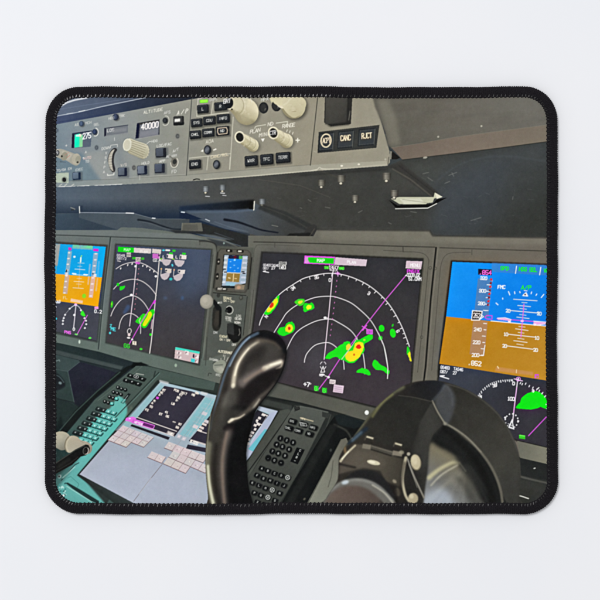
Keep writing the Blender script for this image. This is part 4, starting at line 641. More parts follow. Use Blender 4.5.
# ----------------------------------------------------------- ink: desk below the displays
BEZ = [(50, 340.6), (100, 351.4), (138, 362.6), (152, 366), (205, 379), (216, 382), (262, 394), (300, 401.6), (340, 412), (352, 416), (370, 421), (420, 432), (520, 456.6), (560, 465.6)]
poly(BEZ + [(560, 520), (50, 520)], lg((60, 400), (300, 420), (0, (38, 50, 50)), (.4, (54, 64, 60)), (1, (40, 43, 41))))
# bezel below display D and the ledges in the right-hand corner
poly([(516, 440), (560, 450), (560, 466.4), (519, 457)], lg((518, 450), (548, 455), (0, (106, 106, 94)), (1, (130, 128, 112)))); line([(516, 439.6), (560, 450)], .8, (40, 40, 38))
poly([(515, 457), (560, 467), (560, 520), (505, 520)], (46, 48, 46)); poly([(518, 458), (560, 467.6), (560, 482), (519, 474)], (40, 42, 41)); cline([(519, 475.6), (532, 479), (548, 482.6)], 2, (84, 84, 78), .9, .3); poly([(519, 478), (545, 483), (530, 496), (517, 494)], (56, 57, 53), .8, .8)
poly([(517, 488), (531, 488), (530, 506), (515, 506)], (50, 51, 46), .8, 1.2); poly([(534, 488), (546, 484), (546, 504), (530, 506)], (62, 62, 58), .5, 1.5); line([(516.2, 494.2), (521, 495.4), (527.4, 497.6)], 1, (206, 206, 196)); ell(533.4, 467.4, 1.2, .7, (170, 172, 166), -15)
# far-left recess
poly([(50, 341), (100, 352), (138, 362.8), (142, 364), (62, 436), (50, 436)], lg((60, 350), (100, 410), (0, (40, 52, 52)), (1, (38, 46, 50))))
poly([(50, 348), (124, 366.4), (122, 369.4), (50, 352.4)], (66, 76, 76), .95, .3); line([(50, 353), (122, 370)], .7, (34, 42, 44), .9); line([(50, 347.8), (124, 366)], .5, (54, 66, 66), .8)
poly([(50, 352.6), (80, 360), (81, 361.6), (69, 371), (50, 368)], (60, 74, 74)); poly([(69, 371), (81, 361.6), (104, 368), (118, 372.6), (84, 410), (76, 404)], lg((75, 365), (100, 400), (0, (40, 44, 54)), (.5, (34, 34, 46)), (1, (32, 38, 42))))
poly([(50, 368), (69, 371), (75.4, 402), (50, 396)], lg((55, 370), (72, 400), (0, (54, 68, 68)), (1, (46, 60, 58)))); line([(50, 368), (69, 371), (80.6, 361.8)], .5, (80, 94, 94), .8); line([(69, 371), (75.4, 402)], .7, (84, 100, 98), .7, .2); line([(50, 396), (75.4, 402)], .6, (30, 36, 36), .9)
poly([(50, 397), (75, 402.6), (84, 410), (66, 432), (50, 432)], (38, 50, 48), .9, .8); blob([(50, 372), (58, 373), (65, 380), (66, 386), (58, 390), (50, 388)], (30, 34, 38), .9, .7); cline([(52, 374), (60, 376), (65, 382)], .8, (86, 104, 106), .8, .2); ell(61.4, 382.6, 1.7, 1.3, (130, 150, 152), 20, .8, .4); line([(56.6, 361), (60.4, 359.6), (61, 361)], .7, (140, 160, 158), .7, .2)
poly([(81, 361.6), (118, 372.6), (100, 390), (86, 380)], (38, 40, 52), .7, 1.5); poly([(62, 415), (66, 430), (54, 432)], (26, 34, 34), .8, .8)
poly([(118, 372.4), (122, 370), (128, 366), (142, 362), (150, 365), (134, 366), (96, 398), (67, 433), (56, 436), (76, 410)], (26, 31, 31), 1, .3); line([(121, 371.6), (98, 391), (77, 411), (60, 431)], 1, (66, 84, 78), .85, .25); poly([(134, 362), (143, 362), (136, 367.6), (131, 368)], (20, 24, 24), .9, .4)
# left keyboard panel
KP = [(137, 365.4), (150, 366.4), (216, 382), (214, 390), (161.6, 381.6), (80.6, 473.6), (60, 450), (60, 442), (67.6, 433), (96, 399)]
poly(KP, lg((140, 370), (80, 450), (0, (74, 88, 82)), (.4, (70, 84, 78)), (.62, (66, 84, 80)), (1, (60, 86, 82))))
TEAL = lg((115, 395), (80, 470), (0, (102, 176, 166)), (.35, (100, 190, 180)), (1, (100, 172, 166)))
poly([(110.6, 408), (117, 398.6), (119.6, 395), (123.6, 397.4), (127.6, 405), (128.6, 413), (122, 424.6), (80.6, 473.4), (107, 503.6), (108, 512), (50, 512), (50, 480), (70, 452), (82, 434.6), (91, 423.6), (101, 412.4)], TEAL, 1, .7)
poly([(128.4, 411), (132, 404), (134, 408), (124, 423)], (98, 112, 102), .7, .8)
poly([(50, 436), (62, 436), (70, 446), (84, 452), (66, 478), (50, 500)], (46, 66, 64), .6, 1.5)
line([(159.6, 372), (140, 392), (118, 415), (92, 441.6)], .8, (36, 46, 44), .9, .15); line([(160.6, 372.6), (119.4, 415.4), (93, 442.6)], .6, (112, 150, 142), .5); line([(156, 371), (154.6, 376.4)], 1.2, (40, 48, 46), .8, .2); line([(143, 366), (137, 371), (99, 400)], .6, (96, 110, 102), .6)
L = Z(50, 340, 6)
def pkey(x, y, w, h, c, hi, ch=(196, 200, 192), s=None, rnd=.35, ux=(.94, .34), uy=(-.62, .78)):
    quad(x + .4, y + .6, w + .7, h + .8, np.array(c) * .5, ux, uy, .8, .2, rnd); quad(x, y, w, h, c, ux, uy, rnd=rnd); line([(x - ux[0] * w * .32 - uy[0] * h * .3, y - ux[1] * w * .32 - uy[1] * h * .3), (x + ux[0] * w * .3 - uy[0] * h * .3, y + ux[1] * w * .3 - uy[1] * h * .3)], .5, hi, .6)
    if s: ell(x, y, .75, .55, ch, 15, .9); line([(x - .5, y + .4), (x + .6, y - .3)], .45, ch, .9)
for (x, y) in ((487, 210), (522, 218), (558, 230), (462, 238), (497, 247), (533, 259)): px, py = 50 + x / 6, 340 + y / 6; pkey(px, py, 5.4, 3.6, (26, 31, 31), (76, 86, 84), (190, 194, 190), 'x')
ring(50 + 522 / 6, 340 + 217 / 6, 2.4, 1.5, .5, (200, 204, 200), 15); line([(137, 373.2), (144.4, 374.4)], .9, (176, 180, 170), .8)
for r, row in enumerate((((412, 280), (433, 288), (456, 294)), ((386, 308), (408, 314), (430, 322)), ((362, 336), (383, 343), (404, 349)), ((334, 364), (354, 371), (377, 378)))):
    for c_, (x, y) in enumerate(row):
        teal = (r == 3 and c_ == 2) or (r == 2 and c_ == 2); px, py = 50 + x / 6, 340 + y / 6
        ell(px + .3, py + .5, 2, 1.9, (22, 28, 28)); ell(px, py, 1.8, 1.6, (74, 176, 166) if teal else (28, 34, 34)); ell(px - .3, py - .6, 1, .5, (150, 226, 216) if teal else (92, 102, 98), 10, .7); ell(px, py, .6, .6, (190, 196, 190), 0, .85)
poly(L((475, 316), (490, 322), (447, 378), (428, 372)), (30, 38, 38)); poly(L((446, 350), (463, 354), (447, 376), (430, 371)), (70, 150, 142)); line(L((472, 330), (440, 372)), .7, (170, 186, 180), .8)
for r in range(7):
    for c_ in range(5):
        x, y = 297 - r * 27.6 + c_ * 29.5, 408 + r * 28.4 + c_ * 8.6
        if r == 0 and c_ == 4 or r == 6 and c_ == 0: continue
        px, py = 50 + x / 6, 340 + y / 6
        if py > 436.5 and px < 77: continue
        teal = c_ >= 2
        pkey(px, py, 5.0, 4.0, (96, 178, 170) if teal else (36, 46, 46), (176, 224, 216) if teal else (96, 110, 106), (206, 238, 230) if teal else (170, 180, 176), 'x')
        if teal: line([(px - 3.2, py + .9), (px + 1, py + 2.5), (px + 3.2, py - .2)], .9, (34, 74, 74), .95)
# rim below the touch display
poly([(80.6, 473.2), (62, 480), (63, 482), (76, 497), (100, 506), (160, 512), (140, 503)], (60, 76, 74), 0)
poly([(107.5, 503.5), (113.5, 492.6), (140, 504.6), (150, 512), (106, 512)], lg((108, 500), (140, 505), (0, (70, 96, 92)), (.25, (66, 82, 78)), (1, (58, 68, 66))), 1, .5)
poly([(66.4, 482), (69, 481.6), (82, 489), (100, 500), (100, 503), (92, 500), (74, 488)], (38, 60, 60), 1, .2); line([(68, 485.4), (90, 499), (96, 503)], .7, (190, 226, 214), .6); line([(69, 477), (72, 475.6), (80, 483), (78.6, 486.4)], .4, (50, 110, 106), .7)
line([(62.4, 479.6), (76, 464), (80, 462)], .8, (40, 60, 60), .9); line([(76, 466), (64, 477)], 1.2, (170, 214, 204), .6, .2); ell(60.6, 475.4, 2, 2, (150, 170, 166), 0, .8, .3); ell(60.4, 475.6, 1, 1, (50, 60, 60)); ell(56.5, 452, 1.2, 1.4, (210, 220, 216), 0, .8, .3)
for k in range(26):
    x, y = rng.uniform(58, 68), rng.uniform(482, 500); ell(x, y, rng.uniform(.5, 1.4), rng.uniform(.5, 1.3), ((44, 84, 84), (190, 226, 218), (70, 150, 146))[k % 3], rng.uniform(0, 90), .75, .15)
ell(64.6, 494.4, 1.2, 1, (236, 240, 236))
# cream lever knob and its black arm
poly([(50, 432), (58, 436), (76, 458), (50, 486)], (40, 56, 54), .7, 1)
L = Z(50, 420, 7.5)
blob(L((30, 110), (55, 88), (95, 80), (135, 92), (160, 120), (168, 165), (140, 205), (100, 222), (60, 205), (30, 180)), lg((58, 430), (66, 450), (0, (176, 170, 148)), (.5, (168, 164, 146)), (1, (118, 118, 106))))
blob(L((140, 130), (175, 112), (215, 122), (240, 145), (290, 160), (322, 190), (318, 230), (290, 250), (240, 245), (200, 230), (150, 240), (125, 215), (122, 170)), lg((70, 436), (82, 455), (0, (180, 172, 150)), (.5, (170, 164, 146)), (1, (140, 136, 122))))
cline(L((150, 118), (128, 150), (120, 195), (132, 228)), .9, (120, 112, 92), .9, .2); cline(L((168, 118), (142, 150), (134, 195), (146, 232)), .6, (200, 190, 164), .8, .2); ell(60, 436, 4, 3, (184, 178, 158), 0, .6, 1); line(L((235, 150), (260, 165)), .6, (130, 124, 108), .6, .2)
poly(L((40, 320), (200, 215), (240, 195), (275, 178), (296, 182), (308, 205), (300, 235), (280, 258), (240, 268), (175, 330), (40, 405)), (27, 29, 28)); line(L((45, 322), (200, 220), (270, 186)), .8, (78, 82, 76), .8, .2); line(L((50, 380), (160, 318), (220, 272)), .7, (54, 58, 54), .8, .3); line(L((75, 345), (150, 290)), 3, (40, 42, 40), .7, .8)
ring(86.8, 450, 2.6, 3.6, .6, (96, 98, 92), 15); ring(87, 450, 2.5, 3.5, .7, (206, 204, 194), 15, -60, 80); ell(86, 450.4, 1.4, 2, (40, 42, 40), 15)

# ---------- touch display between the keyboards
poly([(158, 379.6), (212, 392), (290, 408), (282, 424), (215, 520), (128, 512), (78, 474.4)], (40, 48, 46), .95, .3)
CDU = [(161.4, 381.2), (210, 393.4), (277.6, 408.6), (246, 460), (216, 512), (142, 506), (80.6, 473.4)]
poly(CDU, lg((165, 385), (135, 500), (0, (156, 184, 190)), (.3, (160, 178, 188)), (.55, (164, 172, 184)), (1, (172, 180, 194))))
poly([(161.4, 381.2), (210, 393.4), (277.6, 408.6), (275, 413), (206, 396.6), (164.6, 385.6), (135, 418), (122, 430), (116, 430)], (168, 186, 198), .7, .5)
poly([(161, 383), (165, 386), (137, 418), (128, 427), (121, 427)], (128, 180, 184), .5, .8); poly([(110, 450), (190, 460), (205, 505), (140, 502), (90, 474)], (178, 184, 202), .5, 6)
L = Z(120, 365, 6.67)
DK = (56, 53, 65)
D3 = Z(128, 378, 10)
poly(L((575, 212), (640, 228), (640, 300), (470, 478), (400, 460)), (132, 184, 192), .85, .3)
for k in range(9):
    a = k / 8; line(L((590 - 165 * a, 222 + 235 * a), (640 - 165 * a, 236 + 240 * a)), .4, (196, 186, 190), .5)
line(L((620, 225), (455, 470)), .5, (200, 190, 196), .6)
poly(D3((372, 74), (640, 128), (775, 178), (470, 582), (40, 440), (105, 385)), DK); poly(D3((48, 456), (425, 586), (410, 612), (32, 474)), (50, 48, 58))
poly(D3((-10, 392), (60, 380), (92, 396), (62, 440), (-20, 420)), (222, 120, 220)); poly(D3((60, 402), (168, 436), (150, 470), (44, 436)), (206, 104, 206)); poly(D3((168, 436), (272, 468), (258, 500), (150, 470)), (104, 44, 108)); line(D3((62, 402), (274, 469), (258, 503), (44, 437)), .7, (222, 120, 222))
line(D3((100, 388), (492, 526)), .8, (222, 214, 208)); line(D3((90, 452), (250, 504)), 1, (226, 150, 224), .9); line(D3((250, 504), (466, 576)), .9, (206, 202, 202)); quad(130.6, 418, 1.8, 1.2, (240, 220, 240))
def ptxt(s, x, y, h=1.9, c=(230, 222, 210), w=.62, ux=(.94, .33), al=.95): text(s, 128 + x / 10, 378 + y / 10, h, c, ux, (.3, -.95), w, al, .9, .62)
ptxt('WPTE8', 72, 442, 2, (240, 214, 238)); ptxt('POS INIT', 466, 122, 2, w=.7)
for s_, x, y in (('RT', 350, 122), ('VE', 326, 146), ('3', 312, 170), ('N', 290, 200), ('M', 262, 230), ('4', 240, 252), ('TO', 222, 286), ('F2', 180, 318)):
    quad(128 + x / 10 + 1.2, 378 + y / 10 - .5, 2.6, 2, MG if s_ == 'N' else (150, 142, 142), (.94, .33), (-.4, .9), .95 if s_ == 'N' else .55); ptxt(s_, x, y, 2, MG if s_ == 'N' else (232, 224, 212))
for s_, x, y in (('KT', 520, 168), ('85', 494, 196), ('D', 484, 224), ('LB', 440, 256)): quad(128 + x / 10 + 1.4, 378 + y / 10 - .5, 2.8, 2, (150, 142, 142), (.94, .33), (-.4, .9), .5); ptxt(s_, x, y, 2)
for s_, x, y in (('41', 376, 340), ('ET', 318, 360), ('05', 384, 382), ('--', 452, 438), ('RT', 510, 462), ('93', 482, 492), ('6N', 758 - 80, 150), ('HB', 722 - 80, 168)): quad(128 + x / 10 + 1.4, 378 + y / 10 - .4, 2.8, 1.9, (150, 142, 142), (.94, .33), (-.4, .9), .5); ptxt(s_, x, y, 2)
quad(171.2, 432.6, 7.6, 3.6, (176, 168, 164), (.94, .33), (-.5, .86), .8); ptxt('IND', 400, 552, 2.4, (238, 232, 226), .7)
poly(L((268, 96), (330, 112), (326, 128), (266, 110)), (206, 206, 206), .7, .3); poly(L((545, 172), (590, 184), (582, 200), (540, 190)), (206, 206, 206), .7, .3)
def softkey(cx, cy, dx, dy):
    q = lambda a, b: (cx + a * dx[0] + b * dy[0], cy + a * dx[1] + b * dy[1])
    poly([q(-.5, -.5), q(.5, -.5), q(.5, .5), q(-.5, .5)], (rng.uniform(202, 212), rng.uniform(194, 200), rng.uniform(194, 202)))
    line([q(-.5, .5), q(.5, .5)], .5, (104, 74, 78), .95); line([q(.5, -.5), q(.5, .5)], .45, (112, 92, 94), .85); line([q(-.5, -.5), q(.5, -.5)], .35, (232, 224, 220), .5)
    for k in range(3): ell(cx + rng.uniform(-1.2, 1.2), cy + rng.uniform(-.8, .8), rng.uniform(.5, .9), .4, ((236, 230, 226), (170, 156, 158), (228, 214, 206))[k], 20, .8)
for r in range(3):
    for c_ in range(5 if r < 2 else 3): softkey(124.4 - r * 5.1 + c_ * 6.15, 428.4 + r * 4.9 + c_ * 2.4, (6.1, 2.4), (-5, 4.85))
for c_ in range(5): softkey(170.9 + c_ * 7.75, 445.6 + c_ * 2.95, (7.7, 2.95), (-4.4, 6.2))
for c_ in range(5): softkey(175.2 + c_ * 7.3, 454.8 + c_ * 3.2, (7.3, 3.1), (-4.6, 6.4))
for c_ in range(3): softkey(170 + c_ * 7.4, 461.4 + c_ * 3.2, (7.4, 3.1), (-4.6, 6.4))
for c_ in range(2): softkey(153.8 + c_ * 7.1, 455.1 + c_ * 2.9, (7.1, 2.9), (-4.2, 6))
line([(164, 462), (148, 482), (134.4, 500.4)], .5, (120, 110, 112), .85); line([(152, 477), (140, 493)], .4, (206, 210, 216), .7); line([(172, 452), (186, 434), (205, 408)], .4, (150, 140, 144), .5)
for x, y in ((179.6, 435.6), (184.4, 438)): quad(x, y, 3.6, 4, (202, 196, 204), (.93, .36), (-.5, .85), .85); quad(x, y, 1.6, 1.2, (232, 226, 226), al=.7)
# second page on the touch display
L = Z(120, 365, 6.67)
poly(L((602, 335), (760, 380), (640, 540), (462, 502)), DK); poly(L((456, 525), (640, 560), (640, 590), (444, 552)), DK); line(L((520, 432), (640, 470)), .8, (222, 212, 206)); line(L((478, 496), (620, 540)), 1.6, (206, 198, 194), .9); line(L((640, 228), (480, 470)), .5, (210, 200, 200), .4)
for k, (x, y) in enumerate(((582, 372), (566, 392), (548, 414), (535, 432))): quad(120 + x / 6.67, 365 + y / 6.67, 4.6, 2.4, (226, 214, 206), (.93, .36), (-.3, .95), .9)
text('9.000', 190.5, 441.6, 2.6, (232, 226, 220), (.94, .33), (.3, -.95), .75, 1, .6, .5); quad(207, 421, 5, 3.4, (204, 198, 200), (.93, .36), (-.5, .85), .8); quad(196, 426, 5, 3.6, (214, 204, 206), (.93, .36), (-.5, .85), .9); quad(205, 413, 5, 3.6, (206, 200, 206), (.93, .36), (-.5, .85), .85)
# part of the display to the right of the yoke
L = Z(240, 380, 6)
poly(L((110, 152), (228, 182), (215, 205), (105, 178)), (176, 186, 200)); poly(L((228, 182), (190, 250), (110, 400), (40, 480), (20, 480), (60, 380), (170, 200)), (172, 180, 200)); poly(L((105, 175), (175, 205), (60, 360), (20, 395), (20, 300)), (48, 47, 56))
poly(L((150, 290), (178, 298), (80, 425), (50, 410)), (108, 184, 196)); line(L((168, 205), (60, 385)), .6, (206, 206, 212), .7)
for k, (x, y) in enumerate(((142, 205), (118, 225), (104, 240), (112, 262), (92, 268), (92, 292), (76, 312), (66, 330), (56, 352), (48, 376))): quad(240 + x / 6, 380 + y / 6, 3.6 - (k % 3) * .6, 2.6, (228, 220, 214), (.92, .38), (-.45, .88), .9)
line(L((100, 250), (130, 264)), .9, (226, 218, 212)); line(L((150, 205), (165, 212)), 1.2, (220, 214, 210))
cline(L((115, 150), (150, 160), (228, 180)), .8, (30, 32, 32), .9, .2)

# ---------- right keyboard panel
poly([(262, 396), (300, 403), (344, 414), (352, 418), (420, 436), (360, 520), (240, 520), (247, 464), (279.6, 410.4), (258, 405)], (40, 43, 41)); poly([(258, 397), (292, 405), (292, 411), (262, 404)], (62, 66, 62), .9, .5)
poly([(279.6, 410), (288.6, 408.4), (292, 412), (262, 455), (248, 478), (245, 474), (247, 462)], (74, 78, 72), 1, .3); line([(291.6, 410.6), (268, 444), (247.4, 472.4)], 1, (28, 30, 29), .9, .2); line([(279.4, 410.6), (262, 438), (246.6, 462)], .8, (34, 36, 35), .8, .2)
KR = [(294, 406), (300, 405), (328, 411), (330.6, 417), (328, 424), (292, 482), (280, 504), (275, 512), (240, 512), (248, 478)]
poly(KR, lg((300, 408), (270, 500), (0, (84, 88, 82)), (.35, (77, 80, 74)), (1, (60, 63, 59)))); poly([(328, 412), (334, 416), (332, 424), (284, 508), (276, 508), (294, 480)], (44, 47, 45), 1, .3); line([(330.6, 414), (326, 428), (292, 484)], .7, (94, 97, 90), .6, .3); line([(334, 420), (290, 500)], .6, (60, 62, 60), .7, .3)
poly([(294, 404.6), (299.6, 404.4), (300, 409), (294.6, 411)], (50, 52, 50)); ring(297, 407.4, 2.4, 2, .6, (30, 32, 31), 10); poly([(322, 411), (330, 413), (328, 418), (322, 416)], (54, 57, 54)); cline([(296, 405.6), (312, 407.6), (326, 411.4)], .7, (100, 104, 98), .6, .2)
L = Z(250, 410, 7.5)
line([(300.4, 417.2), (313, 420.6)], 1.1, (190, 180, 150), .85, .15); text('MFK', 301, 418.6, 1.8, (206, 196, 168), (.97, .22), w=.4)
BK = (22, 24, 25); LT = (182, 185, 179)
for (x, y, s) in (('320', 80, 'SYS'), ('400', 102, 'CDU'), ('474', 126, 'INFO'), ('294', 130, 'CHKL'), ('364', 150, 'COMM'), ('446', 174, 'ND')):
    px, py = 250 + float(x) / 7.5, 410 + y / 7.5; quad(px + .4, py + .6, 9, 6, (32, 34, 33), (.96, .28), (-.4, .9), .9, .4, .4); quad(px, py, 8.2, 5.2, BK, (.96, .28), (-.35, .92), rnd=.4); line([(px - 3, py - 2.6), (px + 3, py - .9)], .5, (80, 84, 80), .6)
    text(s, px - len(s) * .95, py + .7 - .25 * len(s) * .5, 1.9, LT, (.96, .27), (.1, -1), .5, .9, .5)
    if s == 'CDU': line([(px - 3.6, py - 2), (px + 2.8, py - .6), (px + 3.6, py + 1.8), (px - 2.6, py + 1.6), (px - 3.6, py - 2)], .6, LT, .9)
for row, ss in ((((228, 205), (275, 220), (322, 237)), '123'), (((200, 252), (243, 268), (293, 288)), '456'), (((168, 302), (212, 318), (262, 335)), '789'), (((137, 352), (183, 370), (232, 388)), '.0-')):
    for (x, y), s in zip(row, ss):
        px, py = 250 + x / 7.5, 410 + y / 7.5; ell(px + .3, py + .5, 3.2, 3.4, (34, 36, 35), 0, .8, .3); ell(px, py, 3, 3.1, BK); ring(px, py, 2.7, 2.8, .4, (78, 82, 78), 0, 190, 300, .7); text(s, px - .7, py + .9, 1.9, LT, (.94, .3), (.25, -.95), .48, .9)
poly(L((352, 272), (412, 290), (358, 402), (302, 380)), BK); line(L((352, 274), (410, 292)), .5, (86, 90, 84), .6)
for k in range(4): text('CLR-'[k], 299.2 - k * 1.75, 450.4 + k * 3.4, 2, LT, (.9, .36), (.4, -.9), .55)
L6 = Z(195, 410, 6)
for row, ss in ((((402, 344), (438, 358), (478, 374), (518, 386), (556, 400)), 'ABCD*'), (((374, 386), (412, 404), (452, 416), (492, 432), (534, 446)), 'FGHIJ'), (((346, 430), (385, 446), (424, 462), (464, 474), (508, 492)), 'KLM*N'), (((358, 490), (396, 504), (438, 518), (480, 536)), 'PQ*S'), (((376, 546), (418, 560)), 'ZU')):
    for (x, y), s in zip(row, ss):
        px, py = 195 + x / 6, 410 + y / 6; quad(px + .3, py + .6, 6.4, 5.6, (30, 32, 31), (.93, .36), (-.45, .88), .8, .3, .5); quad(px, py, 5.7, 5, BK, (.93, .36), (-.45, .88), rnd=.5); line([(px - 1, py - 2.6), (px + 2.8, py - 1.2)], .45, (86, 90, 86), .6)
        if s == '*': ring(px, py, 2.1, 2.1, .7, LT); line([(px - 1.4, py - .8), (px + 1.4, py + .9)], .6, LT); line([(px - .8, py + 1.2), (px + .9, py - 1.2)], .6, LT)
        else: text(s, px - .8, py + .9, 1.9, LT, (.93, .33), (.3, -.95), .5, .9)
# dark gap and grey block to the right of the keyboard
poly([(328, 424), (334, 416), (338, 414), (352, 420), (372, 424), (366, 432), (346, 440), (300, 512), (276, 512), (294, 480)], (24, 26, 26)); poly([(334, 415), (345, 413), (368, 424), (354, 428), (338, 424)], (30, 36, 37), .95, .5); cline([(334, 424), (346, 430), (352, 440)], 1.6, (66, 67, 61), .8, .5); poly([(330, 424), (338, 424), (290, 508), (282, 508)], (33, 35, 34), .9, .8)
poly([(340.6, 439), (346, 437), (352, 452), (340, 490), (322, 512), (302, 512)], lg((310, 500), (345, 440), (0, (130, 132, 119)), (.6, (120, 120, 108)), (1, (98, 96, 86)))); line([(341, 438.6), (306, 506)], .7, (70, 72, 64), .8); line([(333, 460), (331, 476), (328, 486)], .6, (72, 72, 64), .8, .3); ell(330.6, 449.4, 1.1, 1.6, (60, 62, 60), 0, .9, .3); ell(304.4, 498, 1.4, 1, (110, 106, 92), -40, .7, .3)
# strip of bezel between display C and the keyboard
poly([(262, 378), (300, 389), (377, 408), (372, 421), (352, 416), (300, 402), (262, 394)], lg((270, 385), (370, 415), (0, (84, 86, 79)), (1, (90, 90, 81))), .9, .4); line([(256, 395), (300, 402.4), (345, 414.4)], .8, (26, 28, 28), .8, .3)

ell(366.4, 412, 2.1, 2.3, (212, 214, 208)); ell(366, 411.6, 1, 1.1, (232, 234, 228))
# ---------- the black control grip (left) with its gloss
YOKE = curve([(209, 514), (208.6, 496), (207, 480), (205.8, 460), (206.6, 440), (208.6, 424), (211.4, 412), (216.6, 396), (222.4, 374.6), (229.6, 358), (237, 346), (245, 337.4), (255, 331.6), (266, 330.2), (276.6, 334), (284, 341.4), (286.8, 352), (284.2, 367), (278, 380.6), (268.4, 393.4), (260, 404), (254, 415), (250.4, 431), (247, 446.7), (246.8, 460), (248.8, 485), (253, 502), (254, 514)], True)
poly([(x + 1.5, y + 1) for x, y in YOKE], (26, 28, 28), .6, 1.2)
poly(YOKE, lg((212, 450), (250, 455), (0, (60, 56, 50)), (.3, (54, 50, 46)), (.6, (26, 25, 25)), (1, (20, 20, 21))), 1, .15)
def inside(fn):
    global INK
    m = blur(fillmask(YOKE, 0, 0, W, H), .25)[..., None]; keep = INK.copy(); fn(); INK = keep * (1 - m) + INK * m
def gloss():
    L = Z(200, 325, 6.667)
    blob(L((300, 88), (380, 45), (470, 45), (545, 100), (580, 180), (560, 280), (480, 420), (400, 530), (300, 620), (160, 620), (150, 470), (200, 300)), (42, 39, 37), 1, 1.5)
    blob(L((330, 80), (420, 40), (520, 70), (580, 170), (560, 190), (500, 110), (420, 85)), (22, 23, 25), .95, 1.2)
    blob(L((262, 180), (330, 118), (430, 100), (520, 140), (545, 200), (470, 250), (380, 285), (290, 340), (240, 380), (235, 300)), (68, 65, 61), .95, 2)
    blob(L((300, 190), (380, 130), (440, 150), (420, 220), (330, 260), (270, 340), (255, 290)), (44, 41, 39), .85, 2.4)
    cline(L((222, 405), (228, 340), (246, 270), (280, 205), (330, 150), (400, 108)), 8.5, (122, 114, 102), .7, 2.6, 4.5)
    cline(L((224, 400), (232, 335), (250, 268), (282, 210), (328, 152), (392, 108)), 4.2, (204, 194, 172), .95, .9, 1.8)
    cline(L((234, 335), (252, 268), (284, 208), (330, 152)), 1.4, (244, 236, 212), .9, .5, .8); ell(233.4, 385.4, 1.5, 2.6, (240, 232, 206), 15, .85, .6)
    cline(L((380, 104), (440, 104), (500, 122), (540, 160)), 3, (104, 94, 82), .7, 1.2, 1.4)
    cline(L((285, 385), (330, 345), (400, 305), (470, 272), (535, 248)), 9, (134, 124, 118), .75, 1.8, 7); cline(L((430, 288), (480, 265), (540, 242)), 4.6, (224, 214, 192), .95, 1.0, 3.8); cline(L((470, 265), (540, 245)), 1.4, (244, 236, 216), .9, .5)
    cline(L((548, 250), (540, 275), (510, 290)), 1.6, (190, 178, 156), .7, .5); cline(L((300, 372), (360, 330), (430, 292)), 3, (150, 132, 116), .55, .9)
    blob(L((300, 420), (380, 340), (470, 300), (535, 290), (500, 370), (420, 450), (330, 520), (270, 520)), (32, 29, 29), .95, 1.6)
    cline(L((270, 640), (330, 560), (400, 480), (460, 430), (500, 380)), 4.5, (116, 108, 98), .7, 1.3, 1); cline(L((310, 590), (360, 545), (400, 490)), 2.6, (216, 206, 186), .85, .8, 1)
    blob(L((150, 480), (200, 440), (250, 430), (240, 520), (200, 600), (130, 640)), (84, 82, 76), .8, 2.2); cline(L((150, 610), (165, 520), (195, 440), (222, 410)), 4, (116, 113, 104), .6, 1.8, 2)
    cline([(258, 333), (248, 338.4), (240, 346.6), (232, 359), (225.4, 374), (219.4, 394), (213.6, 414), (210.6, 430)], 2.8, (88, 106, 124), .85, .7, 1.4); cline([(250, 336.8), (243, 343.6), (236, 354), (230, 366)], 1.3, (150, 168, 182), .8, .45)
    L = Z(195, 410, 6)
    blob(L((200, 0), (380, 0), (330, 130), (310, 300), (330, 460), (350, 600), (180, 600), (180, 300)), (19, 19, 20), .95, 2.4)
    blob(L((100, 0), (300, 0), (250, 60), (190, 100), (120, 240), (90, 240)), (62, 60, 55), .8, 2.4); cline(L((330, -10), (280, 30), (225, 62), (205, 72)), 4, (120, 110, 98), .6, 1.2, 1.5)
    cline(L((206, 68), (232, 52), (268, 42), (300, 22)), 2.6, (226, 214, 190), .9, .6, .8); ell(232, 419, 2.2, 1.4, (240, 230, 206), -25, .7, .6); blob(L((170, 110), (200, 80), (240, 90), (220, 130)), (30, 26, 26), .9, 1)
    cline(L((205, 130), (185, 200), (170, 300), (168, 420), (180, 560)), 7, (94, 87, 82), .9, 2, 5); cline(L((195, 130), (176, 220), (165, 320), (170, 450), (180, 560)), 2.6, (140, 122, 108), .75, 1.1, 2.2)
    cline(L((86, 200), (78, 300), (82, 400), (98, 500), (115, 570)), 5.4, (122, 120, 102), .9, 1.3, 5); cline(L((80, 330), (88, 430), (104, 520), (118, 575)), 2.4, (212, 211, 186), .95, .7, 2.8); cline(L((130, 200), (120, 330), (126, 450), (150, 580)), 2.6, (36, 33, 30), .8, 1.3)
    cline(L((96, 20), (84, 130), (74, 240), (70, 320)), .9, (136, 134, 118), .8, .3)
inside(gloss)
# the grip's neck of the display side and its far edge shade
cline([(286.4, 352), (283.6, 367), (277.6, 380.6), (268, 393.6), (259.6, 404.4)], .7, (18, 18, 20), .8, .3)

